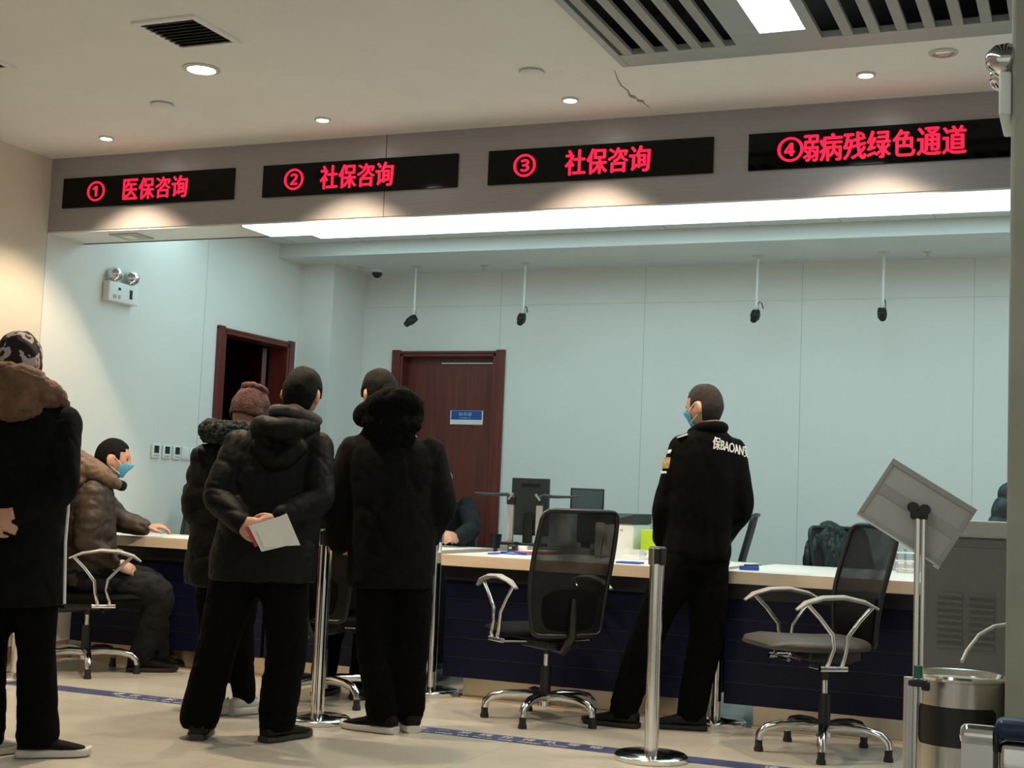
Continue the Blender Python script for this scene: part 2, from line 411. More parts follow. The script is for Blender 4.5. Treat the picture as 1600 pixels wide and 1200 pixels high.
# back wall with a door recess
D2a, D2b = -5.23, -4.375
struct('wall_back', MB().bb(XW, D2a, YB, YB+.15, 0, 3.2).bb(D2b, XR+1.4, YB, YB+.15, 0, 3.2).bb(D2a, D2b, YB, YB+.15, DZ, 3.2), M['wall'])
struct('wall_pillar', MB().bb(XW, -5.59, 9.535, YB, 0, 2.915), M['wall'])
# hall ceiling round the coffer hole
CX0, CX1, CY0, CY1 = -1.94, 1.3, 2.2, 5.735
struct('ceiling_hall', MB().bb(XW, CX0, -3, YF, ZC, ZC+.1).bb(CX1, 3, -3, YF, ZC, ZC+.1).bb(CX0, CX1, CY1, YF, ZC, ZC+.1).bb(CX0, CX1, -3, CY0, ZC, ZC+.1), M['ceil'])
struct('ceiling_office', MB().bb(XW, 3, YS, 9.2, ZO, ZO+.1), M['tile'])
struct('ceiling_bulkhead', MB().bb(XW, 3, 9.2, YB, 2.915, ZO+.1), M['gypsum'])
sm = MB()
for i in range(16): x = -5.80+.6*i+.06; sm.bb(x-.004, x+.004, YS, 9.2, ZO-.0015, ZO+.001)
for y in (7.4, 8.0, 8.6, 9.196): sm.bb(XW, 3, y-.004, y+.004, ZO-.0015, ZO+.001)
struct('trim_1', sm, M['seam'])
# fascia beam with soffit
struct('wall_fascia', MB().bb(XW, 3, YF, YS, ZS+.002, ZC+.1), M['fascia'])
struct('ceiling_soffit', MB().bb(XW, 3, YF+.004, YS+.012, ZS-.008, ZS+.002), M['soffit'])
struct('trim_2', MB().bb(XW, 3, YS, YS+.014, ZS-.012, ZS+.03), M['seamd'])
struct('trim_3', MB().bb(-3.584, -3.579, YF-.001, YF+.002, ZS, ZC), M['seamd'])
sm = MB().bb(XW, XW+.0012, 6.597, 6.602, 0, ZS).bb(XW, XW+.0012, 8.26, 8.265, 0, 2.95)
for y in (1.6, 2.8, 4.0, 5.2): sm.bb(XW, XW+.0012, y, y+.004, 0, ZC)
struct('trim_4', sm, M['seam'])
sm = MB()
for x in (-4.36, -3.16, -1.96, -.76): sm.bb(x-.002, x+.002, YB-.001, YB+.001, 0 if x > -4.3 else 2.29, 2.915)
sm.bb(-5.59, 3, YB-.001, YB+.001, 2.636, 2.639)
struct('trim_5', sm, M['seam'])
struct('baseboard_left', MB().bb(XW, XW+.012, -3, D1a-.09, 0, .11), M['kick'], bevel=.003)
struct('baseboard_back', MB().bb(D2b+.09, 3, YB-.012, YB, 0, .11), M['kick'], bevel=.003)
# near column
struct('wall_column', MB().bb(-.222, .42, 4.20, 4.95, 0, ZC), M['column'], bevel=.012)

# ------------------------------------------------------------------ doors
def door_frame(n, plane, a, b, zt, room):
    """plane 'x' (left wall) or 'y' (back wall)"""
    f = MB()
    def bx(p0, p1, q0, q1, z0, z1):
        if plane == 'x': f.bb(q0, q1, p0, p1, z0, z1)
        else: f.bb(p0, p1, q0, q1, z0, z1)
    w = .075; base = XW if plane == 'x' else YB
    s = 1 if plane == 'x' else -1
    o0, o1 = sorted((base-s*.15, base+s*.022)); c0, c1 = sorted((base-.001*s, base+s*.028))
    bx(a-w, a, c0, c1, 0, zt+.03); bx(b, b+w, c0, c1, 0, zt+.03); bx(a-w, b+w, c0, c1-.004, zt-w+.075, zt+w-.055)
    bx(a, a+.025, o0, o1, 0, zt); bx(b-.025, b, o0, o1, 0, zt); bx(a, b, o0, o1, zt-.025, zt)
    fr = f.build('door_%d' % n, M['wood'], bevel=.004); fr['kind'] = 'structure'
    return fr
d1 = door_frame(1, 'x', D1a, D1b, DZ, True)
# the door behind it stands open into a dark corridor
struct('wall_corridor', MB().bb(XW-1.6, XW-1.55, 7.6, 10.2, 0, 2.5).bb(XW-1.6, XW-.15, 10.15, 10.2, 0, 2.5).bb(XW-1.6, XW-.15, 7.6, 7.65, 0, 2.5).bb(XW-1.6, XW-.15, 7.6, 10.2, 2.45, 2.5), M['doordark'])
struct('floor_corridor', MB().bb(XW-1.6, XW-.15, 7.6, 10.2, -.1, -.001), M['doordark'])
t = thing('door_leaf', 'dark red wooden door standing open inside the left wall doorway', 'door', (XW-.18, D1b-.04, 0), R(55))
lf = MB().bb(-.02, .02, 0, .86, .01, DZ-.03).build('leaf', M['wood'], t, bevel=.003)
MB().cyl((-.02, .78, 1.02), (-.07, .78, 1.02), .01).tube([(-.07, .78, 1.02), (-.07, .66, 1.02)], .009).build('door_handle', M['chrome'], lf, smooth=40)
d2 = door_frame(2, 'y', D2a, D2b, DZ, True)
t = thing('door_leaf', 'closed red wooden door with blue sign in the back wall', 'door', (D2a+.025, YB+.10, 0))
lf = MB().bb(0, D2b-D2a-.05, -.02, .02, .01, 2.17).build('leaf', M['wood'], t, bevel=.003)
MB().cyl((.06, -.02, 1.03), (.06, -.065, 1.03), .01).tube([(.06, -.065, 1.03), (.18, -.065, 1.03)], .009).build('door_handle', M['chrome'], lf, smooth=40)
struct('trim_6', MB().bb(D2a+.025, D2b-.025, YB+.08, YB+.12, 2.172, DZ-.025), M['wood'])
struct('trim_7', MB().bb(D2a+.33, D2b-.03, YB+.076, YB+.084, 2.176, 2.186), M['alu'])
t = thing('door_sign', 'small blue and white sign plate on the closed red door', 'sign', (-4.653, YB+.079, 1.745))
MB().bb(-.145, .145, -.008, .0, -.062, .052).build('plate', M['white'], t, bevel=.002)
MB().bb(-.135, .135, -.0105, -.006, -.022, .050).build('blue_panel', M['signblue'], t)
lettering('lettering', '财务室', .115, .030, M['signtext'], t, (-.01, -.0108, .022))
lettering('lettering', 'Office', .10, .010, M['signtext'], t, (-.01, -.0108, -.008))

# ------------------------------------------------------------------ LED signs on the fascia
K = 1.0727
def zz(z): return 1.09+(z-1.09)*K
def led(x0, x1, label, marks):
    t = thing('led_sign', label, 'sign', ((x0+x1)/2*K, YF, zz(2.721)), 0, 'counter number signs')
    w = (x1-x0)*K
    MB().bb(-w/2, w/2, -.012, .03, -.092, .092).build('display_panel', M['panelblack'], t, bevel=.002)
    for body, a, b, h, bold in marks:
        lettering('lettering', body, (b-a)*K, h, M['led'], t, (((a+b)/2-(x0+x1)/2)*K, -.0135, .002), bold=bold)
led(-5.40, -4.249, 'black display on the beam with glowing red characters, marked 1', [('①', -5.222, -5.106, .118, .032), ('医', -4.975, -4.880, .122, .03), ('保', -4.868, -4.768, .128, .03), ('咨', -4.756, -4.660, .124, .03), ('询', -4.648, -4.548, .128, .03)])
led(-4.068, -2.926, 'black display on the beam with glowing red characters, marked 2', [('②', -3.930, -3.818, .118, .032), ('社', -3.712, -3.612, .132, .03), ('保', -3.602, -3.502, .132, .03), ('咨', -3.492, -3.396, .128, .03), ('询', -3.386, -3.288, .132, .03)])
led(-2.760, -1.621, 'black display on the beam with glowing red characters, marked 3', [('③', -2.620, -2.508, .118, .032), ('社', -2.350, -2.250, .132, .03), ('保', -2.240, -2.140, .132, .03), ('咨', -2.132, -2.036, .128, .03), ('询', -2.026, -1.926, .132, .03)])
led(-1.457, -.30, 'black display on the beam with glowing red characters, marked 4, rightmost', [('④', -1.320, -1.208, .118, .032), ('弱', -1.203, -1.140, .128, .03), ('病', -1.132, -1.034, .132, .03), ('残', -1.026, -.930, .132, .03), ('绿', -.922, -.824, .132, .03), ('色', -.812, -.720, .128, .03), ('通', -.708, -.612, .132, .03), ('道', -.602, -.506, .132, .03)])

# ------------------------------------------------------------------ ceiling fittings
def downlight(x, y, r, label, lit=True, big=False):
    t = thing('downlight', label, 'ceiling light', (x, y, ZC), 0, 'ceiling downlights')
    MB().lathe([(r*1.35, 0), (r*1.35, -.006), (r*1.02, -.010), (r*.98, -.002), (r*.98, .0)], n=28).build('trim_ring', M['offwhite'], t, smooth=40)
    MB().lathe([(r*.98, -.001), (r*.9, -.008), (r*.5, -.012), (.002, -.013)], n=24).build('diffuser', M['glowwarm'] if lit else M['lens'], t, smooth=60)
    if lit:
        lamp('downlight_lamp', 'SPOT', (0, 0, -.03), E_BIG if big else E_SPOT, WARM, t, spot_size=R(104 if not big else 120), spot_blend=.45, shadow_soft_size=.035)
for x, y, lb in ((-5.214, 6.256, 'lit downlight above the first sign, nearest the left wall'), (-3.773, 6.23, 'lit downlight above the second sign'), (-2.371, 6.225, 'lit downlight above the third sign'), (-.945, 6.20, 'lit downlight above the fourth sign')):
    downlight(x, y, .032, lb)
downlight(-3.892, 5.31, .066, 'large bright downlight near the square ceiling vent', big=True)
downlight(-.59, 5.987, .045, 'unlit downlight in the ceiling near the right column', lit=False)
for x, y, lb in ((-4.455, 5.76, 'flat grey detector disc on the ceiling left of the large downlight'), (-2.388, 5.76, 'flat grey detector disc on the ceiling left of the slatted coffer')):
    t = thing('smoke_detector', lb, 'detector', (x, y, ZC), 0, 'ceiling detector discs')
    MB().lathe([(.055, 0), (.058, -.008), (.05, -.022), (.03, -.028), (.002, -.029)], n=28).build('cover', M['ceil'], t, smooth=50)
    MB().lathe([(.057, -.002), (.0592, -.004), (.0592, -.008), (.057, -.010)], n=28).build('rim', M['seam'], t, smooth=50)
def vent(cx, cy, w, d, label):
    t = thing('ceiling_vent', label, 'vent', (cx, cy, ZC), 0, 'square ceiling vents')
    f = MB(); b = .03
    f.bb(-w/2, w/2, -d/2, -d/2+b, -.012, 0).bb(-w/2, w/2, d/2-b, d/2, -.012, 0).bb(-w/2, -w/2+b, -d/2+b, d/2-b, -.012, 0).bb(w/2-b, w/2, -d/2+b, d/2-b, -.012, 0)
    f.build('frame', M['ceil'], t, bevel=.002)
    MB().bb(-w/2+b, w/2-b, -d/2+b, d/2-b, -.002, 0).build('backing', M['void'], t)
    n = 9
    for i in range(n):
        y = -d/2+b+(i+.5)*(d-2*b)/n
        MB().box((0, y, -.008), (w-2*b, .024, .002), (R(35), 0, 0)).build('louvre', M['vent'], t)
vent(-3.64, 4.85, .33, .36, 'square ceiling vent with dark louvres above the large downlight')
vent(-4.93, 4.86, .33, .36, 'ceiling vent mostly cut off at the left edge')
c = MB()
cp = [(-2.018, 5.85, ZC), (-2.045, 5.98, ZC), (-2.06, 6.08, ZC), (-2.053, 6.15, ZC), (-2.068, 6.24, ZC), (-2.045, 6.33, ZC), (-2.035, 6.46, ZC)]
c.tube(cp, [.002, .003, .004, .004, .006, .004, .002], n=6)
c.ell((-2.062, 6.26, ZC), (.016, .03, .002)).ell((-2.047, 6.34, ZC), (.02, .02, .002))
tag(c.build('ceiling_crack', M['crack'], smooth=60), 'thin crooked crack in the ceiling plaster beside the slatted coffer', 'crack')

# slatted coffer with light strip
t = thing('ceiling_coffer', 'grey metal slatted ceiling panel with a bright light strip', 'ceiling panel', (0, 0, ZC))
f = MB().bb(CX0, CX0+.035, CY0, CY1, -.03, .02).bb(CX0+.035, CX1, CY1-.155, CY1, -.03, .0)
f.build('frame', M['coffer'], t, bevel=.003)
MB().bb(CX0, CX1, CY0, CY1, .19, .21).bb(CX0, CX0+.01, CY0, CY1, .02, .19).bb(CX0, CX1, CY1-.01, CY1, .02, .19).build('void_box', M['void'], t)
LX0, LX1, LYE = -1.262, -1.075, 5.46
for x in [-1.885+.102*i for i in range(5)]+[-.945+.107*i for i in range(20)]:
    MB().bb(x, x+.042, CY0, CY1-.155, -.028, -.010).build('slat', M['slat'], t)
sh = MB().bb(-1.385, LX0, CY0, CY1-.155, -.03, -.01).bb(LX1, -1.03, CY0, CY1-.155, -.03, -.01).bb(LX0, LX1, LYE, CY1-.155, -.03, -.01).bb(LX0-.006, LX0, CY0, LYE, -.01, .035).bb(LX1, LX1+.006, CY0, LYE, -.01, .035).bb(LX0, LX1, LYE, LYE+.006, -.01, .035)
sh.build('light_channel', M['coffer'], t)
MB().bb(LX0, LX1, CY0, LYE, .02, .03).build('diffuser', M['glowcoffer'], t)

# soffit and office light strips
t = thing('light_strip', 'long bright white light strip under the sign beam', 'ceiling light', (0, 0, ZS-.009))
MB().bb(-4.50, 2.2, YF+.012, YS-.006, -.006, .0).build('diffuser', M['glowsoffit'], t)
MB().bb(-4.51, -4.50, YF+.012, YS-.006, -.008, 0).build('end_cap', M['alu'], t)
t = thing('access_plate', 'small grey plate set in the soffit above the first sign end', 'plate', (-5.40, 6.77, ZS-.008))
MB().bb(-.10, .10, -.09, .09, -.006, 0).build('plate', M['greylight'], t); MB().bb(-.05, .03, -.05, .05, -.009, -.005).build('cover', M['white'], t)
t = thing('light_strip', 'bright white ceiling light strip inside the office, partly behind the beam', 'ceiling light', (0, 0, ZO))
MB().bb(-5.40, 2.0, 8.30, 8.99, -.010, 0).build('diffuser', M['glow'], t)
MB().bb(-5.41, 2.01, 8.285, 8.30, -.012, 0).bb(-5.41, 2.01, 8.99, 9.0, -.012, 0).bb(-5.415, -5.40, 8.285, 9.0, -.012, 0).build('frame', M['alu'], t)
t = thing('light_strip', 'light strip in the office ceiling hidden above the sign beam, nearest the counter', 'ceiling light', (0, 0, ZO))
MB().bb(-5.86, 2.0, 7.42, 8.02, -.010, 0).build('diffuser', M['glow'], t)
MB().bb(-5.87, 2.01, 7.40, 7.42, -.012, 0).bb(-5.87, 2.01, 8.02, 8.04, -.012, 0).bb(-5.88, -5.86, 7.40, 8.04, -.012, 0).build('frame', M['alu'], t)

# office ceiling cameras
def stick_camera(x, yaw, label, cable):
    t = thing('stick_camera', label, 'camera', (x, 9.75, 2.915), 0, 'pole cameras above the counter')
    MB().lathe([(.038, 0), (.038, -.006), (.02, -.014), (.009, -.02)], n=20).build('ceiling_plate', M['offwhite'], t, smooth=50)
    MB().cyl((0, 0, -.01), (0, 0, -.36), .0095, n=12).build('pole', M['white'], t, smooth=60)
    MB().rbox((0, 0, -.375), (.03, .035, .04), .006).cyl((0, -.01, -.38), (0, -.03, -.42), .013, n=12).build('bracket', M['offwhite'], t, smooth=40)
    b = MB(); b.rbox((0, 0, 0), (.062, .085, .060), .016).cyl((0, -.035, 0), (0, -.07, 0), .027, .024)
    o = b.build('camera_body', M['black'], t, smooth=40, loc=(0, -.035, -.435), rot=(R(38), 0, yaw))
    MB().cyl((0, -.0705, 0), (0, -.074, 0), .02).build('lens', M['dark'], o, smooth=40)
    MB().tube([(0, .0, -.36), (.02+cable*.3, .0, -.335), (.035+cable, .005, -.345), (.045+cable*1.4, .01, -.385)], .004, n=8).build('cable', M['offwhite'] if cable > 0 else M['dark'], t, smooth=60)
stick_camera(-4.97, R(-25), 'pole camera hanging above the red door, aimed left', .025)
stick_camera(-4.03, R(10), 'pole camera hanging just right of the red door', -.012)
stick_camera(-2.222, R(0), 'pole camera on the ceiling above the standing guard', .0)
stick_camera(-1.338, R(12), 'rightmost pole camera on the office ceiling', -.02)
t = thing('dome_camera', 'small black dome camera in the ceiling corner by the pillar', 'camera', (-5.38, 9.86, 2.915))
MB().lathe([(.05, 0), (.052, -.012), (.045, -.022)], n=24).build('base', M['white'], t, smooth=50)
MB().lathe([(.043, -.02), (.042, -.035), (.03, -.055), (.012, -.065), (.001, -.067)], n=24).build('dome', M['black'], t, smooth=60)
for x, y, lb in ((-4.40, 9.80, 'tiny sprinkler head on the ceiling between the left two pole cameras'), (-1.05, 9.80, 'tiny sprinkler head on the ceiling right of the last pole camera'), (-5.45, 9.70, 'tiny sprinkler head on the ceiling beside the black dome camera')):
    t = thing('sprinkler', lb, 'sprinkler', (x, y, 2.915), 0, 'ceiling sprinklers')
    MB().lathe([(.03, 0), (.03, -.004), (.012, -.008), (.008, -.03), (.018, -.032), (.018, -.035), (.002, -.036)], n=16).build('head', M['offwhite'], t, smooth=40)

# ------------------------------------------------------------------ emergency lights, switches
def emergency(loc, rz, label, wide=.30, head=.052, depth=.055):
    """mounted on a wall at local y=0, facing -Y"""
    t = thing('emergency_light', label, 'emergency light', loc, rz, 'twin-head emergency lights')
    h = .13
    b = MB().rbox((0, -depth/2, 0), (wide, depth, h), .008)
    o = b.build('housing', M['white'], t, smooth=40)
    MB().bb(-.06, -.035, -depth-.001, -depth+.002, .012, .03).bb(.055, .085, -depth-.001, -depth+.002, -.03, .03).build('indicator', M['dark'], t)
    MB().bb(-.11, -.075, -depth-.001, -depth+.002, -.045, -.02).bb(-.06, -.035, -depth-.001, -depth+.002, -.045, -.018).build('button', M['greylight'], t)
    for sx, tilt in ((-.085, -.35), (.085, .35)):
        hd = MB()
        hd.lathe([(.012, .05), (head*.7, .035), (head, .0), (head, -.008), (head*.93, -.01)], n=24, rot=(R(78), 0, tilt))
        ho = hd.build('lamp_head', M['chrome'], t, smooth=50, loc=(sx, -depth*.75, h/2+head*.9))
        MB().lathe([(head*.93, -.008), (head*.8, -.016), (head*.3, -.02), (.002, -.021)], n=24, rot=(R(78), 0, tilt)).build('lens', M['lens'], ho, smooth=60)
        MB().cyl((sx, -depth*.5, h/2-.005), (sx, -depth*.6, h/2+head*.5), .012, n=10).build('bracket', M['white'], t, smooth=40)
emergency((XW, 7.29, 2.335), R(90), 'twin-head emergency light on the left wall')
emergency((-.222, 4.32, 2.335), R(-90), 'emergency light seen edge-on fixed to the right column', wide=.26, depth=.034)
for i, y in enumerate((7.785, 7.905, 8.02, 8.125, 8.215)):
    if i < 3:
        t = thing('thermostat', ['leftmost of three thermostats with dark screens on the left wall', 'middle of three thermostats with dark screens on the left wall', 'thermostat with dark screen next to the plain switch plates'][i], 'thermostat', (XW, y, 1.325), R(90), 'wall thermostats')
        MB().rbox((0, -.008, 0), (.086, .016, .094), .005).build('housing', M['white'], t, smooth=40)
        MB().bb(-.026, .026, -.0175, -.015, -.012, .038).build('screen', M['dark'], t)
        MB().bb(-.028, .028, -.0175, -.015, -.034, -.026).build('button', M['greylight'], t)
    else:
        t = thing('switch_plate', ['plain white switch plate next to the thermostats', 'plain white switch plate at the right end of the row'][i-3], 'switch', (XW, y, 1.325), R(90), 'wall switch plates')
        MB().rbox((0, -.006, 0), (.086, .012, .094), .004).build('plate', M['white'], t, smooth=40)
        MB().rbox((0, -.013, 0), (.06, .006, .066), .003).build('rocker', M['white'], t, smooth=40)

# ------------------------------------------------------------------ service counters
def counter(x0, x1, label, y=6.93, kx0=0, kx1=0, dp=1.27):
    t = thing('service_counter', label, 'counter', ((x0+x1)/2, y, 0), 0, 'navy fronted service counters')
    c = (x0+x1)/2; a, b = x0-c, x1-c
    MB().bb(a, b, 0, dp, .777, .780).build('worktop', M['beigetop'], t)
    MB().bb(a, b, 0, dp, .718, .7768).build('edge_band', M['beige'], t, bevel=.003)
    MB().bb(a+.01, b-.01, .045, .065, .64, .718).build('apron', M['navyapron'], t)
    p = MB()
    p.bb(a+.01, b-.01, .06, .09, .115, .64)
    o = p.build('front_panel', M['navy'], t)
    g = MB()
    for z in (.22, .325, .43, .535): g.bb(a+.01, b-.01, .0585, .061, z, z+.004)
    g.build('groove', M['black'], o)
    MB().bb(a+kx0+.01, b-kx1-.01, .12, .14, 0, .115).build('plinth', M['kick'], t)
    MB().bb(a+kx0+.01, b-kx1-.01, .085, .12, 0, .012).build('floor_strip', M['kick'], t, bevel=.002)
    MB().bb(a+.01, a+.03, .09, dp-.07, .115, .718).build('side_panel', M['sidedark'], t); MB().bb(b-.03, b-.01, .09, dp-.07, .115, .718).build('side_panel', M['sidedark'], t)
counter(-5.86, -4.452, 'service counter by the left wall where the masked man leans', dp=.62)
counter(-4.45, -3.53, 'service counter mostly hidden behind the group of standing people', kx1=.07)
counter(-3.295, -1.80, 'middle service counter with monitors and document cameras on it', kx0=.10, kx1=.16)
counter(-1.715, .30, 'right service counter behind the empty chair with tan seat', y=6.91, kx0=.14)

# ------------------------------------------------------------------ things on the counters
ZT = .780
t = thing('desk_ledge', 'low grey ledge along the back of the middle counter', 'ledge', (-3.15, 8.02, ZT))
MB().bb(-.22, .37, -.10, .205, 0, .034).build('ledge', M['greyledge'], t, bevel=.003)
def monitor(x, y, z, rz, w, h, label, portrait_back=True, tilt=0):
    t = thing('monitor', label, 'monitor', (x, y, z), rz, 'counter monitors')
    MB().rbox((0, 0, .006), (.20, .16, .012), .004).build('base', M['black'], t, smooth=40)
    MB().bb(-.03, .03, .03, .05, .01, h*.55).build('stand', M['black'], t)
    s = MB().rbox((0, 0, 0), (w, .030, h), .006).build('housing', M['monback'], t, smooth=40, loc=(0, 0, .06+h/2), rot=(tilt, 0, 0))
    MB().bb(-w/2+.012, w/2-.012, -.0165, -.014, -h/2+.012, h/2-.012).build('screen', M['screen'], s)
    MB().bb(-.06, .06, .015, .018, h/2-.055, h/2-.035).build('back_slot', M['black'], s)
    return t
monitor(-3.265, 8.14, ZT+.034, R(187), .245, .36, 'monitor on the counter turned away, showing its dark back')
monitor(-2.95, 8.32, ZT, R(20), .215, .345, 'monitor with grey screen behind the mesh chair top')
def doc_cam(x, y, z, s, label):
    t = thing('document_camera', label, 'document camera', (x, y, z), 0, 'document cameras')
    MB().rbox((0, 0, .01), (.09, .09, .02), .005).build('base', M['black'], t, smooth=40)
    MB().rbox((0, 0, .14), (.036, .03, .25), .004).build('column', M['alu'], t, smooth=40)
    MB().rbox((0, 0, .275), (.05, .042, .05), .006).build('head_joint', M['black'], t, smooth=40)
    a = MB().tube([(-s*.02, 0, .29), (s*.03, 0, .312), (s*.10, 0, .308), (s*.25, 0, .312)], [.018, .018, .014, .010], n=12, flat=.7, up=(0, 1, 0))
    a.build('arm', M['dark'], t, smooth=50)
    MB().box((-s*.005, -.024, .30), (.012, .008, .05), (0, R(-40*s), 0)).build('hinge_plate', M['alu'], t)
doc_cam(-3.325, 7.97, ZT+.034, -1, 'document camera with arm reaching left toward the red door')
doc_cam(-3.135, 7.97, ZT+.034, 1, 'document camera with arm reaching right behind the mesh chair')
t = thing('pen_cup', 'dark green cup on the counter left of the monitors', 'cup', (-3.535, 8.24, ZT))
MB().lathe([(.034, 0), (.038, .09), (.035, .09), (.031, .006)], n=20).build('cup', M['coatgreen'], t, smooth=50)
t = thing('computer_tower', 'white computer box standing on the counter beside the monitor', 'computer', (-3.02, 8.17, ZT+.034))
MB().rbox((0, 0, .12), (.085, .12, .24), .008).build('case', M['white'], t, smooth=40)
MB().bb(-.02, .02, -.0615, -.059, .18, .19).build('front_slot', M['greylight'], t)
t = thing('document_tray', 'red plastic tray with papers on the middle counter', 'tray', (-3.03, 7.72, ZT))
MB().rbox((0, 0, .006), (.24, .17, .012), .004).build('tray', M['red'], t, smooth=40)
MB().box((-.02, 0, .0145), (.17, .12, .004), (0, 0, .2)).box((.03, .02, .019), (.12, .10, .004), (0, 0, -.3)).build('paper', M['paper'], t)
t = thing('name_plate', 'small black call device with white lettering on the middle counter', 'device', (-3.20, 7.72, ZT))
MB().rbox((0, 0, .022), (.055, .035, .044), .005).build('housing', M['black'], t, smooth=40)
MB().bb(-.018, .002, -.0185, -.017, .02, .032).build('display', M['greylight'], t)
MB().rbox((.055, .03, .02), (.05, .04, .04), .008).build('white_unit', M['white'], t, smooth=40)
t = thing('document_folder', 'blue plastic folder at the left end of the middle counter', 'folder', (-3.27+.22, 7.33, ZT), R(8))
MB().rbox((0, 0, .004), (.23, .16, .008), .003).build('cover', M['blue'], t, smooth=40)
MB().tube([(-.06, .0, .012), (0, .03, .018), (.06, .0, .014), (.10, -.03, .012)], .004, n=8).build('clip', M['blue'], t, smooth=50)
tag(MB().box((-2.95, 7.22, ZT+.002), (.24, .17, .004), (0, 0, .15)).build('paper_sheet', M['paper']), 'white paper lying beside the blue folder on the middle counter', 'paper')
t = thing('printer', 'white printer with dark grey lid on the middle counter', 'printer', (-2.615, 8.04, ZT), R(-4))
MB().rbox((0, 0, .1), (.25, .28, .20), .012).build('body', M['white'], t, smooth=40)
MB().bb(-.055, -.047, -.142, -.139, .06, .13).bb(.04, .055, -.142, -.139, .155, .165).build('button', M['greylight'], t)
MB().loft([[Vector(p) for p in ((-.26, .12, .250), (-.06, -.15, .20), (-.06, -.15, .206), (-.26, .12, .256))], [Vector(p) for p in ((.13, .14, .20), (.13, -.15, .20), (.13, -.15, .255), (.13, .14, .26))]]).build('lid', M['monback'], t)
t = thing('acrylic_box', 'clear acrylic box at the counter edge in front of the printer', 'box', (-2.44, 7.60, ZT))
MB().bb(-.09, .09, -.06, -.057, 0, .06).bb(-.09, .09, .057, .06, 0, .06).bb(-.09, -.087, -.06, .06, 0, .06).bb(.087, .09, -.06, .06, 0, .06).build('walls', M['acryl'], t)
t = thing('computer_mouse', 'black rounded mouse on top of a pad behind the acrylic box', 'mouse', (-2.43, 7.76, ZT))
MB().rbox((0, 0, .012), (.14, .12, .024), .006).build('pad', M['paper'], t, smooth=40)
MB().lathe([(.052, 0), (.050, .012), (.036, .026), (.015, .033), (.001, .034)], n=24, c=(0, 0, .024)).build('shell', M['dark'], t, smooth=60)
t = thing('pen_holder', 'thin pen standing upright on the counter beside the printer', 'pen', (-2.62, 7.66, ZT))
MB().rbox((0, 0, .008), (.06, .04, .016), .004).build('base', M['greylight'], t, smooth=40)
MB().cyl((0, 0, .012), (.012, 0, .12), .003, n=8).build('pen', M['dark'], t, smooth=60)
t = thing('file_box', 'lime green file box on the counter left of the guard', 'file box', (-2.385, 7.95, ZT))
MB().bb(-.05, .04, -.12, .12, 0, .17).build('box', M['lime'], t, bevel=.003)
MB().bb(-.055, .042, -.14, -.121, 0, .05).build('label_panel', M['paper'], t)
tag(MB().rbox((-2.27, 7.12, ZT+.005), (.13, .10, .01), .003).build('booklet', M['blue'], smooth=40), 'thin blue booklet on the counter edge by the front stanchion', 'booklet')
t = thing('stapler', 'small dark blue box on the right counter beside the guard', 'box', (-1.63, 7.14, ZT), R(10))
MB().rbox((0, 0, .011), (.10, .05, .022), .004).build('case', M['blue'], t, smooth=40)
MB().rbox((.01, 0, .025), (.075, .03, .008), .003).build('lid', M['navy'], t, smooth=40)
tag(MB().box((-5.12, 7.12, ZT+.003), (.26, .18, .006), (0, 0, .5)).build('paper_sheet', M['paper']), 'white paper on the left counter under the masked man\'s hand', 'paper')
t = thing('chrome_rack', 'small chrome wire rack on the right counter behind the tilted board', 'rack', (-.945, 7.95, ZT))
r_ = MB()
for x in (-.045, 0, .045): r_.cyl((x, 0, 0), (x, 0, .13), .0065, n=10)
for z in (.02, .065, .11): r_.tube([(-.05, -.02, z), (.05, -.02, z)], .005, n=8)
r_.build('wire_frame', M['chrome'], t, smooth=50)
MB().bb(-.05, .05, .0, .02, 0, .07).build('tray', M['paper'], t)

# ------------------------------------------------------------------ stanchions
def stanchion(x, y, label, rz=0):
    t = thing('stanchion', label, 'stanchion', (x, y, 0), rz, 'chrome belt stanchions')
    MB().lathe([(.158, 0), (.160, .006), (.160, .020), (.150, .028), (.06, .034), (.034, .040)], n=44).build('base', M['chrome'], t, smooth=40)
    MB().cyl((0, 0, .035), (0, 0, .84), .0315, n=28).build('post', M['chrome'], t, smooth=60)
    c = MB().cyl((0, 0, .84), (0, 0, .91), .030, n=24)
    c.build('cap', M['black'], t, smooth=40)
    for k in range(4):
        a = k*PI/2+.4
        MB().box((.034*math.cos(a), .034*math.sin(a), .872), (.014, .030, .075), (0, 0, a)).build('belt_slot', M['black'] if k % 2 else M['steel'], t, bevel=.003)
    MB().lathe([(.034, .905), (.034, .914), (.002, .916)], n=24).build('top_disc', M['steel'], t, smooth=40)
stanchion(-3.40, 5.852, 'chrome stanchion between the two men watching from behind', .3)
stanchion(-3.385, 7.05, 'chrome stanchion at the left end of the middle counter', .1)
stanchion(-1.746, 5.866, 'chrome stanchion standing in front of the guard on the floor tape', .7)
stanchion(-1.757, 7.00, 'chrome stanchion at the guard\'s right side by the counter', .5)
stanchion(-5.43, 6.07, 'stanchion base seen between the legs of the man in the camouflage hat', .2)

# ------------------------------------------------------------------ floor tape
t = thing('floor_tape', 'blue queue line tape with white lettering across the floor', 'floor tape', (0, 5.97, 0))
MB().bb(-5.88, .25, -.072, .072, .0005, .0015).build('tape', M['tape'], t)
for x0 in (-4.72, -3.06, -1.30):
    for i, ch in enumerate('请在一米线外排队等候'):
        lettering('lettering', ch, .062, .006 if ch == '一' else .062, M['tapetext'], t, (x0+.05+i*.108, .022, .0022), (R(-90), 0, 0), depth=.0006, bold=.012)
    xx = x0+.08
    for wd in 'Please wait in line one meter away'.split():
        w_ = .0235*len(wd)
        lettering('lettering', wd, w_, .028, M['tapetext'], t, (xx+w_/2, -.043, .0022), (R(-90), 0, 0), depth=.0006); xx += w_+.028

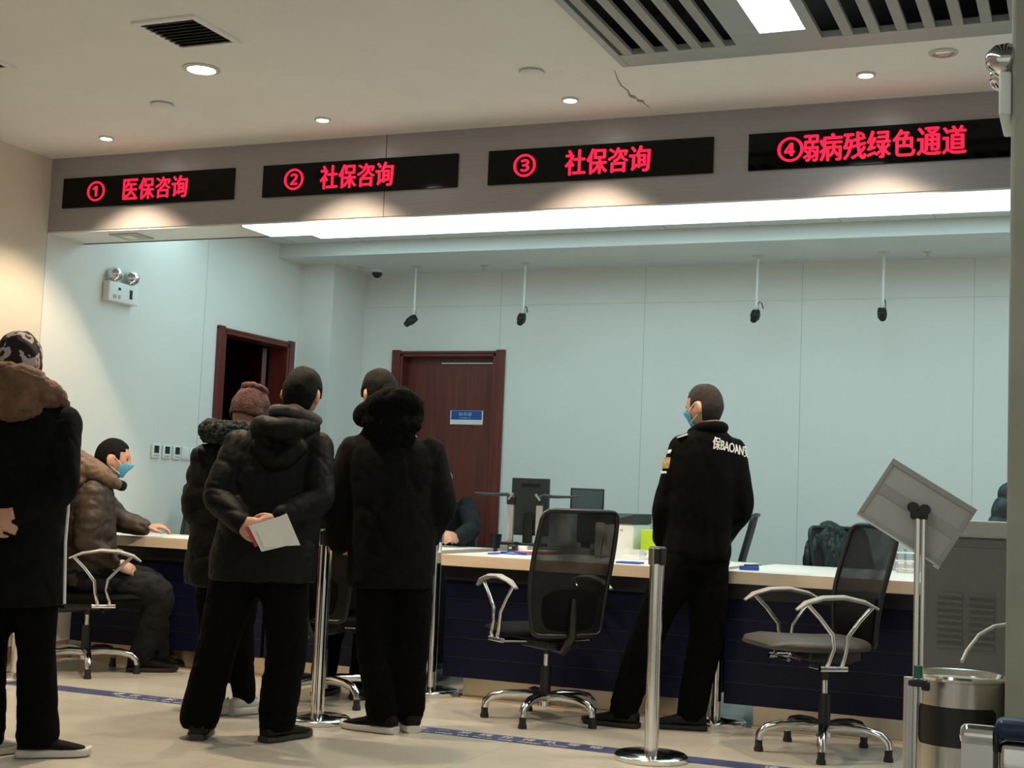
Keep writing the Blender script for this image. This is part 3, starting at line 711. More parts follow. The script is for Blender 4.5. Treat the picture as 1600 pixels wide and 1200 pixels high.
# ------------------------------------------------------------------ office chairs
def office_chair(x, y, heading, label, star=0., seat_m='seatfab', arms=True, zs=.47, top=1.05, za=None, off=.04):
    t = thing('office_chair', label, 'chair', (x, y, 0), R(heading-90), 'black mesh office chairs')
    b = MB(); star = R(star-(heading-90))
    b.cyl((0, 0, .075), (0, 0, .135), .036, .030)
    ends = []
    for k in range(5):
        a = star+k*2*PI/5; c, s = math.cos(a), math.sin(a)
        pts = [(r*c, r*s, z) for r, z in ((.02, .115), (.10, .125), (.20, .122), (.265, .108), (.296, .08), (.300, .052))]
        b.tube(pts, [.026, .024, .021, .020, .019, .017], n=10, flat=1.05)
        ends.append((.300*c, .300*s))
    bo = b.build('base', M['chrome'], t, smooth=50)
    for ex, ey in ends:
        MB().lathe([(.021, 0), (.022, .012), (.017, .026), (.017, .055)], c=(ex, ey, 0), n=14).build('glide', M['rubber'], bo, smooth=40)
    MB().cyl((0, 0, .10), (0, 0, .27), .028).cyl((0, 0, .33), (0, 0, zs-.06), .020).build('gas_sleeve', M['black'], t, smooth=50)
    MB().cyl((0, 0, .27), (0, 0, .34), .0145).build('gas_lift', M['chrome'], t, smooth=50)
    MB().rbox((0, -.01, zs-.085), (.17, .26, .05), .012).tube([(.08, .05, zs-.09), (.17, .06, zs-.10), (.22, .06, zs-.105)], .007, n=8).build('mechanism', M['black'], t, smooth=40)
    # seat
    before = set(bpy.data.objects)
    rg = []
    for v, a, zt, zb in ((-.23, .15, zs-.012, zs-.045), (-.20, .205, zs, zs-.06), (-.10, .235, zs-.004, zs-.065), (.05, .245, zs-.002, zs-.065), (.17, .238, zs+.004, zs-.06), (.235, .21, zs-.006, zs-.055), (.265, .16, zs-.03, zs-.05)):
        n = 20; ring = []
        for j in range(n):
            th = 2*PI*j/n; c, s = math.cos(th), math.sin(th)
            ring.append(Vector((a*math.copysign(abs(c)**.6, c), v, (zt+zb)/2+(zt-zb)/2*math.copysign(abs(s)**.8, s))))
        rg.append(ring)
    MB().loft(rg).build('seat', M[seat_m], t, smooth=50)
    # backrest : frame loop and mesh
    zb = zs-.03; H = top-zb; lean = .085
    def bp(u, h):           # u in -1..1, h 0..1
        wv = (.195+.040*math.sin(h*PI*.75)-.012*h)*1.0
        return Vector((u*wv, -.225-lean*h*h*.7-lean*.3*h+.035*(1-u*u)*-1+.012*math.sin(h*PI*1.6), zb+H*h))
    def corner(pth): return [bp(*q) for q in pth]
    fr = MB()
    loop = [(-1, h/14) for h in range(1, 14)]+[(-.97, .975), (-.88, .995)]+[(u/8, 1.0) for u in range(-6, 7)]+[(.88, .995), (.97, .975)]+[(1, h/14) for h in range(13, 0, -1)]+[(.97, .02), (.85, .0)]+[(u/8, 0) for u in range(6, -7, -1)]+[(-.85, 0), (-.97, .02)]
    P = corner(loop); rings = []
    k = len(P)
    for i in range(k):
        tn = (P[(i+1) % k]-P[i-1]).normalized(); yv = Vector((0, 1, 0)); yv = (yv-tn*yv.dot(tn)).normalized(); xv = tn.cross(yv)
        rings.append([P[i]+(xv*math.cos(2*PI*j/8)+yv*math.sin(2*PI*j/8))*.0125 for j in range(8)])
    fr.loft(rings, closed=True)
    fr.tube([(0, -.05, zs-.10), (0, -.20, zs-.11), (0, -.275, zs-.03), bp(0, .16)+Vector((0, -.018, 0)), bp(0, .30)+Vector((0, -.016, 0))], [.022, .022, .024, .022, .014], n=10)
    bo = fr.build('backrest', M['black'], t, smooth=50)
    g = MB(); nu, nh = 12, 18; vs = []
    for s_ in (0, .004):
        for i in range(nh+1):
            for j in range(nu+1): vs.append(bp(-1+2*j/nu, i/nh)+Vector((0, s_, 0)))
    N = (nu+1)*(nh+1); fs = []
    for i in range(nh):
        for j in range(nu):
            a = i*(nu+1)+j; q = (a, a+1, a+nu+2, a+nu+1); fs.append(q)
    g.add(vs[:N], fs); g.build('mesh_panel', M['mesh'], bo, smooth=80)
    pl = MB()        # solid lumbar cushion low on the back
    rg = []
    for h, tck in ((.03, .012), (.06, .022), (.18, .030), (.30, .026), (.40, .010)):
        ring = []
        for j in range(20):
            th = 2*PI*j/20; p = bp(.86*math.cos(th), h); ring.append(p+Vector((0, .014+tck*math.sin(th), 0)))
        rg.append(ring)
    pl.loft(rg).build('lumbar_pad', M[seat_m if seat_m == 'seatfab' else 'seatfab'], bo, smooth=50)
    if arms:
        zq = zs; zs = za or zs
        for s in (-1, 1):
            X = s*.275
            a = MB()
            path = [(X, -.19, zs+.195), (X, -.12, zs+.225), (X, -.02, zs+.243), (X, .08, zs+.238), (X, .16, zs+.215), (X, .205, zs+.185)]
            a.tube(path, [.012, .022, .026, .026, .024, .013], n=12, flat=.45, up=(1, 0, 0))
            ao = a.build('armrest', M['armpad'], t, smooth=50)
            MB().tube([(X, .155, zs+.212), (X, .09, zs+.15), (X, .03, zs+.08), (X, .022, zs+.02), (X, .045, zs-.04), (X*.93, .05, zs-.07)], .0105, n=10).tube([(X, -.165, zs+.205), (X, -.10, zs+.14), (X, -.045, zs+.07), (X, -.035, zs), (X, -.02, zs-.05), (X*.93, -.02, zs-.07)], .0105, n=10).tube([(X*.95, -.05, zs-.07), (X*.95, .08, zs-.07)], .013, n=10).tube([(X*.95, .05, zs-.072), (X*.4, .05, zs-.075)], .010, n=8).tube([(X*.95, -.02, zs-.072), (X*.4, -.02, zs-.075)], .010, n=8).build('arm_bracket', M['chrome'], ao, smooth=50)
    for o in t.children:
        if o not in before: o.location.y += off
    return t
office_chair(-2.52, 6.58, 142, 'empty office chair with mesh back toward us at the middle counter', 199)
office_chair(-1.12, 6.50, 217, 'empty office chair with tan seat turned left at the right counter', 206, 'seatpu', zs=.53, top=1.04, za=.48, off=.08)
office_chair(-5.37, 6.56, 45, 'office chair under the masked man seated at the left counter', -47)
office_chair(-3.70, 6.40, 95, 'office chair between the watching men, mostly hidden', -95)
office_chair(-2.27, 8.75, 192, 'staff chair seen edge-on behind the right counter', 20, arms=False, top=1.06)
office_chair(-1.25, 8.60, 318, 'staff chair with a dark jacket over it behind the right counter', 10, arms=False, top=1.00)
office_chair(-5.47, 7.78, 285, 'staff chair with black mesh back behind the left counter', 10, arms=False, top=.99)
office_chair(-4.10, 8.55, 285, 'staff chair under the clerk behind the middle counter', 10, arms=False, top=1.0)

# jacket over chair back
t = thing('jacket', 'dark green jacket draped over a chair back behind the right counter', 'jacket', (-1.25, 8.60, 0), R(228))
j = MB().rings([(.0, -.27, .60, .17, .06), (0, -.29, .75, .185, .07), (0, -.315, .88, .18, .07), (-.01, -.335, .965, .15, .06), (-.01, -.345, 1.015, .10, .045)], e=2.6)
j.limb([(.15, -.30, .92), (.20, -.28, .82), (.21, -.27, .70)], [.045, .05, .045])
remesh('cloth', j, M['coatgreen'], t, .010, 3, fold=.020, fscale=7, fstretch=(1.8, 1.8, .5), seed=3)
j = MB().limb([(-.08, -.37, .99), (-.01, -.395, 1.015), (.07, -.37, .965)], [.03, .036, .026])
remesh('collar', j, M['coatgreen'], t, .01, 3, fold=.008, fscale=10, seed=5)

# ------------------------------------------------------------------ people
def head_surface(nt=44, nph=30, grow=1.0):
    """grid of head points, theta 0 = face (+Y)"""
    g = []
    for i in range(nph+1):
        ph = -PI/2+PI*i/nph; cz = math.sin(ph); cr = max(.0, math.cos(ph))**.82
        row = []
        for k in range(nt):
            th = 2*PI*k/nt
            x = .079*cr*math.sin(th); y = .098*cr*math.cos(th); z = .118*cz
            tt = max(0, -cz)
            x *= 1-.34*tt**1.7
            if y < 0: y *= 1-.42*tt**1.3
            else: y = y*(1-.10*tt**2)
            if y > 0 and cr > .1:
                fr = max(0, math.cos(th))
                y += fr*(.026*math.exp(-(x/.013)**2-((z+.022)/.024)**2)+.010*math.exp(-(x/.010)**2-((z-.004)/.025)**2)
                         - .010*math.exp(-((abs(x)-.032)/.016)**2-((z-.008)/.013)**2)+.005*math.exp(-((z-.030)/.010)**2-(x/.05)**2)
                         + .005*math.exp(-(x/.024)**2-((z+.060)/.010)**2)-.004*math.exp(-(x/.02)**2-((z+.0605)/.003)**2)+.010*math.exp(-(x/.028)**2-((z+.095)/.018)**2)+.004*math.exp(-((abs(x)-.042)/.02)**2-((z+.02)/.02)**2))
            row.append(Vector((x, y, z))*grow)
        g.append(row)
    return g
def frame(yaw, pitch, roll, c):
    m = Matrix.Rotation(yaw, 4, 'Z')@Matrix.Rotation(-pitch, 4, 'X')@Matrix.Rotation(roll, 4, 'Y'); m.translation = Vector(c); return m
def head_into(mb, H):
    g = head_surface()
    b = MB(); b.loft(g)
    for s in (-1, 1):
        b.ell((s*.080, -.010, -.010), (.010, .022, .033), rot=(R(-12), 0, s*R(18)))
        b.ell((s*.074, .0, -.022), (.012, .014, .020))
    b.xf(H); mb.add(b.v, b.f)
def shell(name, keep, grow, thick, m, parent, H, wob=0., seed=0, nt=44, nph=30, push=None):
    """closed shell lying on the head where keep(theta, z) holds"""
    g = head_surface(nt, nph, 1.0); bm = bmesh.new(); vv = {}
    def V(i, k):
        k %= nt
        if (i, k) not in vv:
            p = g[i][k].copy(); n = Vector((p.x, p.y, p.z)).normalized(); w = wob*noise.noise(p*28+Vector((seed, 0, 0)))
            q = p+n*(grow+w)
            if push: q += push(p)
            vv[(i, k)] = bm.verts.new(q)
        return vv[(i, k)]
    for i in range(nph):
        for k in range(nt):
            th = 2*PI*(k+.5)/nt; th = th-2*PI if th > PI else th
            z = (g[i][k].z+g[i+1][k].z)/2
            if keep(th, z):
                try: bm.faces.new((V(i, k), V(i, k+1), V(i+1, k+1), V(i+1, k)))
                except ValueError: pass
    bmesh.ops.remove_doubles(bm, verts=bm.verts, dist=1e-5)
    bmesh.ops.recalc_face_normals(bm, faces=bm.faces)
    bmesh.ops.solidify(bm, geom=list(bm.faces), thickness=thick)
    bmesh.ops.recalc_face_normals(bm, faces=bm.faces)
    bmesh.ops.transform(bm, matrix=H, verts=bm.verts)
    me = bpy.data.meshes.new(name); bm.to_mesh(me); bm.free(); me.materials.append(m)
    for p in me.polygons: p.use_smooth = True
    o = bpy.data.objects.new(name, me); COL.objects.link(o); o.parent = parent
    sd = o.modifiers.new('s', 'SUBSURF'); sd.levels = 1; sd.render_levels = 1
    return o
def hair_keep(th, z):
    a = abs(th)
    if a < .75: return z > .074
    if a < 1.15: return z > .045
    if a < 1.45: return z > -.004
    if a < 1.85: return z > .022
    return z > -.070
def hand_into(mb, w, d, n, side, curl=(.5, .5, .5, .5), s=1., tc=.3):
    """wrist point, direction of the fingers, back-of-hand normal, thumb side (+1/-1 along d x n)"""
    Y = Vector(d).normalized(); Z = Vector(n); Z = (Z-Y*Z.dot(Y)).normalized(); X = Y.cross(Z)
    w = Vector(w); T = lambda x, y, z: w+(X*x+Y*y+Z*z)*s
    rg = []
    for y, a, b in ((-.03, .026, .020), (.0, .028, .019), (.03, .037, .017), (.06, .042, .015), (.085, .041, .012), (.095, .034, .008)):
        rg.append([T(a*math.cos(2*PI*j/14), y, b*math.sin(2*PI*j/14)) for j in range(14)])
    mb.loft(rg)
    for i, (x, L, r) in enumerate(((.030, .074, .0088), (.010, .083, .0090), (-.010, .077, .0087), (-.029, .060, .0078))):
        x *= side; p = Vector((x, .082, -.001)); a = 0; pts = [p.copy()]; c = curl[i]
        spread = x*.9
        for f, q in ((.46, .8), (.31, 1.1), (.23, .8)):
            a += c*q
            p = p+Vector((spread*.12*math.cos(a), math.cos(a), -math.sin(a)))*(L*f); pts.append(p.copy())
        mb.limb([T(*q) for q in pts], [r*s*1.08, r*s, r*s*.93, r*s*.78], n=10, sub=2)
    pts = [Vector((side*.024, .018, -.004)), Vector((side*.046, .045, -.010-.01*tc)), Vector((side*(.058-.02*tc), .075, -.016-.03*tc)), Vector((side*(.060-.04*tc), .098, -.022-.045*tc))]
    mb.limb([T(*q) for q in pts], [.013*s, .0115*s, .010*s, .008*s], n=10, sub=2)

def person(label, base, face, P, group=None):
    t = thing('person', label, 'person', (*base, 0), R(face-90), group)
    hc, yaw, pit, rol = P['head']; Hm = frame(R(yaw), R(pit), R(rol), hc)
    V = lambda q: Vector(q)
    b = MB(); head_into(b, Hm)
    nk = Hm@Vector((0, -.018, -.075)); ch = V(P['chest']); pe = V(P['pelvis'])
    nb = V(P['neck'])
    b.limb([nk, (nk+nb)/2, nb, nb+(ch-nb)*.35], [.054, .055, .060, .075])
    # torso
    ax = (V(P['sh'][1])-V(P['sh'][0])).normalized(); hx = (V(P['hip'][1])-V(P['hip'][0])).normalized()
    rg = []
    top = nb+Vector((0, 0, -.015))
    for f, a, bb in ((0., .13, .10), (.12, .155, .105), (.35, .135, .092), (.6, .15, .10), (.8, .16, .10), (.92, .14, .085), (1., .07, .06)):
        c = pe.lerp(ch, f/.7) if f < .7 else ch.lerp(top, (f-.7)/.3)
        x = hx.lerp(ax, f).normalized(); up = (ch-pe).normalized(); y = up.cross(x).normalized()
        rg.append([c+x*a*math.cos(2*PI*j/20)+y*bb*math.sin(2*PI*j/20) for j in range(20)])
    b.loft(rg)
    for k in (0, 1):
        b.limb([P['sh'][k], P['el'][k], P['wr'][k]], [.050, .040, .026])
        b.limb([P['hip'][k], P['knee'][k], P['ank'][k]], [.080, .056, .038])
        a = V(P['ank'][k]); td = V(P['toe'][k]).normalized()
        b.limb([a+Vector((0, 0, -.03)), a+td*.09+Vector((0, 0, -.055)), a+td*.15+Vector((0, 0, -.062))], [.032, .026, .018])
    for h in P.get('hands', []): hand_into(b, *h)
    remesh('body', b, M['skin'], t, P.get('vox', .0065), 1)
    # eyes
    for s in (-1, 1):
        MB().ell((s*.031, .083, .008), (.011, .008, .006), n=12, k=8).xf(Hm).build('eye', M['eye'], t, smooth=80)
    # trousers
    tr = P.get('tr', (.105, .088, .078)); q = MB()
    hp = (V(P['hip'][0])+V(P['hip'][1]))/2
    if P.get('seated'):
        q.ell(hp+Vector((0, -.02, .03)), (.19, .16, .12))
    else:
        q.rings([(hp.x, hp.y, hp.z-.07, .15, .11), (hp.x, hp.y, hp.z+.05, .165, .12), (hp.x, hp.y, hp.z+.16, .15, .11)])
    for k in (0, 1):
        kn, an = V(P['knee'][k]), V(P['ank'][k])
        q.limb([P['hip'][k], V(P['hip'][k]).lerp(kn, .5), kn, kn.lerp(an, .55), an+(kn-an).normalized()*P.get('cuff', .0)], [tr[0], (tr[0]+tr[1])/2+.008, tr[1], (tr[1]+tr[2])/2, tr[2]])
    remesh('trousers', q, M[P.get('trm', 'trouser')], t, .012, 3, fold=P.get('trf', .008), fscale=6, fstretch=(1, 1, .9), seed=P.get('seed', 1)+4, cut=P.get('hem', .045))
    # shoes
    for k in (0, 1):
        st = P['shoe'][k] if isinstance(P['shoe'], list) else P['shoe']
        if st is None: continue
        a = V(P['ank'][k]); td = V(P['toe'][k]); td.z = 0; td.normalize(); sd = Vector((td.y, -td.x, 0))
        L, w = st.get('L', .285), st.get('w', .052); hh = st.get('sole', .028); z0 = P.get('footz', [0, 0])[k]
        o = Vector((a.x, a.y, z0))-td*.075
        rg = []; rs = []
        for f, ww, ht in ((0, .55, .075), (.06, .78, .085), (.25, .86, .095), (.42, .90, .085), (.6, 1.0, .062), (.8, .98, .048), (.93, .72, .038), (1., .35, .026)):
            c = o+td*L*f; ring = []
            for j in range(16):
                th = 2*PI*j/16; cx, sz = math.cos(th), math.sin(th)
                ring.append(c+sd*ww*w*math.copysign(abs(cx)**.8, cx)+Vector((0, 0, hh*.6+(ht-hh*.6)*(.5+.5*math.copysign(abs(sz)**.8, sz)))))
            rg.append(ring)
            ring = []
            for j in range(16):
                th = 2*PI*j/16; cx, sz = math.cos(th), math.sin(th)
                ring.append(o+td*(L*(f*1.05-.02))+sd*ww*w*1.08*math.copysign(abs(cx)**.6, cx)+Vector((0, 0, hh*(.5+.5*math.copysign(abs(sz)**.4, sz))+(.012 if f > .97 else 0)*(1 if sz < 0 else .4))))
            rs.append(ring)
        so = MB().loft(rg).build('shoe', M[st.get('m', 'shoe')], t, smooth=60)
        MB().loft(rs).build('sole', M[st.get('sm', 'soledark')], so, smooth=50)
        if st.get('lace'):
            lb = MB()
            for f in (.36, .43, .50, .57):
                c = o+td*L*f; h = .092-.09*(f-.36)
                lb.tube([c-sd*w*.45+Vector((0, 0, h-.02)), c+Vector((0, 0, h+.004)), c+sd*w*.45+Vector((0, 0, h-.02))], .004, n=6)
            lb.build('laces', M['sneakergrey'], so, smooth=60)
    # coat
    q = MB().rings(P['coat'])
    sr = P.get('slv', (.085, .075, .058))
    for k in (0, 1):
        sh, el, wr = V(P['sh'][k]), V(P['el'][k]), V(P['wr'][k])
        q.limb([sh, sh.lerp(el, .5), el, el.lerp(wr, .5), wr], [sr[0], (sr[0]+sr[1])/2+.004, sr[1], (sr[1]+sr[2])/2, sr[2]])
    for e in P.get('extra', []): q.limb(*e)
    remesh('coat', q, M[P['coatm']], t, P.get('cvox', .012), 4, fold=P.get('fold', .012), fscale=P.get('fs', 5), fstretch=P.get('fst', (1, 1, 1.2)), quilt=P.get('quilt'), seed=P.get('seed', 1))
    # hair or hat
    hm = P.get('hair')
    if hm:
        shell('hair', hm.get('keep', hair_keep), hm.get('g', .007), hm.get('th', .010), M[hm.get('m', 'hair')], t, Hm, wob=hm.get('w', .004), seed=P.get('seed', 1))
    if P.get('mask'):
        shell('face_mask', lambda th, z: abs(th) < 1.12 and -.098 < z < -.008 and not (abs(th) > .85 and z > -.02), .006, .003, M['mask'], t, Hm, push=lambda p: Vector((0, .004*math.exp(-(p.x/.04)**2), 0)))
        lp = MB()
        for s in (-1, 1):
            lp.tube([Hm@Vector((s*.066, .052, -.022)), Hm@Vector((s*.080, .022, .006)), Hm@Vector((s*.084, -.010, .022)), Hm@Vector((s*.086, -.030, .0)), Hm@Vector((s*.084, -.022, -.032)), Hm@Vector((s*.072, .022, -.06)), Hm@Vector((s*.052, .055, -.078))], .0022, n=6)
        lp.build('mask_loops', M['loop'], t, smooth=60)
    return t, Hm

SH = dict(m='shoe', sm='soledark')
# --- man with papers behind his back
t, H = person('man in black parka holding white papers behind his back', (-3.44, 5.25), 112, dict(
    seed=1, head=((.195, .02, 1.525), -9, 18, 5), neck=(.15, -.01, 1.40), chest=(.10, .01, 1.20), pelvis=(.06, -.01, .86),
    sh=((-.07, .0, 1.285), (.28, .0, 1.29)), el=((-.125, -.10, 1.05), (.315, -.10, 1.06)), wr=((.005, -.215, .945), (.185, -.215, .985)),
    hip=((-.03, -.01, .80), (.15, -.01, .80)), knee=((-.105, -.01, .43), (.19, .0, .43)), ank=((-.172, -.01, .09), (.165, .0, .09)), toe=((-.12, 1, 0), (.55, .85, 0)),
    hands=[((.0, -.232, .945), (.75, -.35, -.12), (-.1, -.9, .3), 1, (.7, .8, .8, .9)), ((.165, -.238, .965), (-.86, -.18, -.42), (.3, -.95, .25), 1, (.35, .3, .3, .4))],
    vox=.0055, coat=[(.065, -.005, .69, .235, .16), (.07, -.005, .80, .238, .165), (.085, 0, .95, .225, .158), (.09, .005, 1.10, .22, .15), (.10, .01, 1.22, .212, .14), (.105, .012, 1.30, .195, .12), (.125, .01, 1.365, .135, .10), (.145, .01, 1.41, .09, .085)],
    coatm='coatnylon', slv=(.074, .07, .054), fold=.007, fs=5.0, fst=(1, 1, 1.4), cvox=.009, tr=(.105, .094, .088), shoe=dict(m='shoe', sm='soledark'), hair=dict(m='hair', g=.009, th=.012, keep=lambda th, z: z > -.098 if abs(th) > 1.9 else hair_keep(th, z))))
q = MB().limb([(.01, .02, 1.37), (.05, -.085, 1.37), (.125, -.12, 1.355), (.20, -.085, 1.37), (.245, .02, 1.375)], [.045, .052, .056, .052, .045]).limb([(.04, -.085, 1.28), (.125, -.12, 1.21), (.21, -.085, 1.28)], [.045, .048, .045])
remesh('hood', q, M['coatnylon'], t, .010, 8, fold=.007, fscale=7, seed=8)
q = MB().limb([(.075, .03, 1.435), (.095, -.065, 1.445), (.165, -.09, 1.44), (.235, -.05, 1.425), (.265, .04, 1.41)], [.027]*5)
remesh('collar', q, M['collargrey'], t, .008, 2, fold=.003, fscale=14, seed=2)
# papers
t = thing('paper_bundle', 'white papers and a red card held behind the man\'s back', 'papers', (-3.44, 5.25, 0), R(22))
def sheet(name, c4, m, bend=.0):
    a, b, c, d = [Vector(x) for x in c4]; n = 8; vs = []; fs = []
    nrm = (b-a).cross(d-a).normalized()
    for s_ in (0, .0015):
        for i in range(n+1):
            for k in range(n+1):
                u, v = i/n, k/n; p = a.lerp(b, u).lerp(d.lerp(c, u), v)+nrm*(s_+bend*math.sin(u*PI)*(.3+v)); vs.append(p)
    N = (n+1)**2
    for i in range(n):
        for k in range(n):
            q = i*(n+1)+k; f = (q, q+1, q+n+2, q+n+1); fs.append(f); fs.append(tuple(x+N for x in reversed(f)))
    per = [i*(n+1) for i in range(n+1)]+[n*(n+1)+k for k in range(1, n+1)]+[i*(n+1)+n for i in range(n-1, -1, -1)]+[k for k in range(n-1, 0, -1)]
    for i in range(len(per)): x, y = per[i], per[(i+1) % len(per)]; fs.append((x, y, y+N, x+N))
    return MB().add(vs, fs).build(name, m, t, smooth=60)
sheet('sheet', ((.085, -.302, .930), (.212, -.308, .997), (.276, -.300, .865), (.125, -.300, .850)), M['paper'], .006)
sheet('sheet', ((.050, -.290, .938), (.190, -.296, .985), (.262, -.290, .872), (.112, -.290, .831)), M['paper'], .004)
sheet('red_card', ((.036, -.284, .930), (.10, -.284, .955), (.135, -.282, .875), (.082, -.282, .848)), M['redcard'], .0)

# --- man with fur hood, long coat
t, H = person('man in long black coat with raised fur collar, seen from behind', (-2.99, 5.85), 118, dict(
    seed=2, head=((-.135, .03, 1.565), 22, 20, -4), neck=(-.10, -.02, 1.44), chest=(-.07, -.02, 1.22), pelvis=(-.04, -.02, .88),
    sh=((-.25, -.02, 1.29), (.115, -.03, 1.30)), el=((-.315, -.04, 1.04), (.18, -.05, 1.05)), wr=((-.29, .06, .86), (.13, .10, .90)),
    hip=((-.11, -.02, .82), (.05, -.02, .82)), knee=((-.108, -.02, .42), (.068, -.03, .42)), ank=((-.055, -.05, .09), (.075, .02, .09)), toe=((-.85, .55, 0), (-.25, 1, 0)),
    hands=[((-.285, .08, .85), (.3, .9, -.2), (-1, 0, .2), 1, (.5, .5, .5, .5)), ((.12, .13, .89), (-.5, .8, -.2), (1, 0, .2), -1, (.5, .5, .5, .5))], vox=.0075,
    coat=[(-.045, -.03, .66, .205, .15), (-.045, -.03, .80, .205, .155), (-.05, -.03, .95, .208, .155), (-.058, -.03, 1.10, .212, .15), (-.065, -.03, 1.23, .222, .142), (-.072, -.03, 1.31, .205, .128), (-.085, -.02, 1.375, .135, .105), (-.10, -.015, 1.43, .095, .09)],
    coatm='coatblack', slv=(.075, .072, .06), fold=.008, fs=4.5, fst=(1.3, 1.3, .7), tr=(.10, .085, .074), shoe=dict(m='suede', sm='sole', sole=.034), hair=dict(m='hair', g=.010, th=.012)))
q = MB().limb([(-.205, .06, 1.44), (-.215, -.06, 1.455), (-.15, -.14, 1.50), (-.06, -.155, 1.535), (.02, -.11, 1.51), (.035, .0, 1.45)], [.035, .046, .058, .062, .056, .042]).limb([(-.16, -.13, 1.43), (-.07, -.15, 1.43), (.015, -.11, 1.43)], [.058, .066, .058]).limb([(-.10, -.13, 1.575), (-.04, -.12, 1.575), (.01, -.08, 1.55)], [.034, .034, .030]).limb([(-.13, -.13, 1.36), (-.06, -.14, 1.35), (.0, -.12, 1.36)], [.045, .05, .045])
remesh('fur_collar', q, M['fur'], t, .009, 5, fold=.010, fscale=6, spikes=.0025, seed=4)

# --- woman half hidden
t, H = person('woman in maroon knit hat and grey fur hood, half hidden behind the man with papers', (-3.865, 5.75), 112, dict(
    seed=3, head=((.05, .0, 1.468), -30, 18, 0), neck=(.02, -.03, 1.35), chest=(.0, -.02, 1.15), pelvis=(-.01, 0, .84),
    sh=((-.15, -.02, 1.235), (.17, -.02, 1.235)), el=((-.175, -.04, .99), (.21, -.03, 1.0)), wr=((-.12, .12, .86), (.15, .14, .88)),
    hip=((-.09, 0, .78), (.07, 0, .78)), knee=((-.08, 0, .42), (.06, .02, .42)), ank=((-.05, .0, .09), (.09, .05, .09)), toe=((.75, .55, 0), (.6, .8, 0)),
    hands=[((-.11, .14, .85), (.5, .8, -.1), (-1, .3, .3), 1), ((.14, .16, .87), (-.5, .8, -.1), (1, .3, .3), -1)], vox=.0075,
    coat=[(-.02, 0, .62, .20, .15), (-.02, 0, .75, .20, .15), (-.01, 0, .95, .19, .145), (.0, -.01, 1.10, .185, .14), (.0, -.015, 1.20, .185, .13), (.01, -.015, 1.27, .16, .115), (.02, -.02, 1.33, .10, .09)],
    coatm='coatnylon', slv=(.075, .07, .055), fold=.012, quilt=(.006, .11), tr=(.09, .07, .06), shoe=dict(m='sneaker', sm='sole', sole=.042, L=.27, lace=True, w=.05)))
shell('knit_hat', lambda th, z: z > (.02 if abs(th) < 1.2 else -.035), .014, .010, M['knit'], t, H, wob=.012, seed=2)
q = MB()
for k in range(9):
    a = k*2*PI/9; q.ell(H@Vector((.045*math.sin(a), .045*math.cos(a)-.01, .118)), (.028, .028, .022))
remesh('hat_ruffle', q, M['knit'], t, .008, 2, spikes=.004, seed=2)
q = MB().limb([(-.13, .05, 1.34), (-.135, -.06, 1.37), (-.06, -.14, 1.36), (.05, -.15, 1.36), (.13, -.08, 1.35)], [.045, .055, .06, .06, .05])
remesh('fur_hood', q, M['furgrey'], t, .006, 1, fold=.010, fscale=12, spikes=.009, seed=6)

# --- man at far left, camouflage hat
t, H = person('man in camouflage hat and black coat with brown hood at the left edge', (-3.95, 4.36), 112, dict(
    seed=4, head=((-.05, .03, 1.565), 0, 8, 0), neck=(.0, -.01, 1.42), chest=(.0, 0, 1.22), pelvis=(.0, 0, .88),
    sh=((-.17, 0, 1.325), (.16, 0, 1.325)), el=((-.235, -.08, 1.07), (.19, -.08, 1.06)), wr=((-.06, -.17, .94), (.05, -.18, .955)),
    hip=((-.09, 0, .82), (.07, 0, .82)), knee=((-.08, 0, .43), (.105, .02, .43)), ank=((-.08, .02, .09), (.125, .05, .09)), toe=((.55, .85, 0), (.93, .36, 0)),
    hands=[((-.05, -.20, .94), (.85, -.25, -.08), (0, -.95, .3), 1, (.7, .8, .8, .8)), ((.04, -.22, .955), (-.8, -.1, -.25), (0, -1, .3), -1, (.6, .6, .7, .8))], vox=.006,
    coat=[(-.01, 0, .60, .215, .16), (-.01, 0, .75, .212, .16), (-.01, 0, .92, .205, .155), (-.01, 0, 1.10, .205, .15), (-.01, 0, 1.24, .212, .145), (-.01, 0, 1.335, .20, .13), (-.005, 0, 1.395, .135, .11), (.0, 0, 1.44, .09, .09)],
    coatm='coatblack', slv=(.075, .07, .055), fold=.008, fs=4, fst=(1.3, 1.3, .7), tr=(.10, .075, .086), shoe=[dict(m='sneaker', sm='sole', sole=.036), dict(m='suede', sm='sole', sole=.036, L=.275)]))
shell('camouflage_hat', lambda th, z: z > (.035 if abs(th) < 1.0 else -.05), .012, .012, M['camo'], t, H, wob=.008, seed=5)
q = MB().limb([(-.13, .08, 1.40), (-.14, -.05, 1.43), (-.07, -.14, 1.465), (.0, -.155, 1.475), (.07, -.13, 1.465), (.115, -.05, 1.435), (.11, .08, 1.40)], [.05, .066, .078, .080, .074, .060, .045]).limb([(-.07, -.14, 1.39), (0, -.16, 1.375), (.065, -.12, 1.39)], [.055, .062, .052])
remesh('hood', q, M['hoodbrown'], t, .010, 6, fold=.016, fscale=9, fstretch=(.8, .8, 1.8), seed=7)
MB().tube([(.203, -.02, 1.10), (.207, -.015, .98), (.203, -.01, .85), (.208, -.005, .72), (.212, .0, .61)], .0065, n=8).build('side_zip', M['whiteprint'], t, smooth=60)

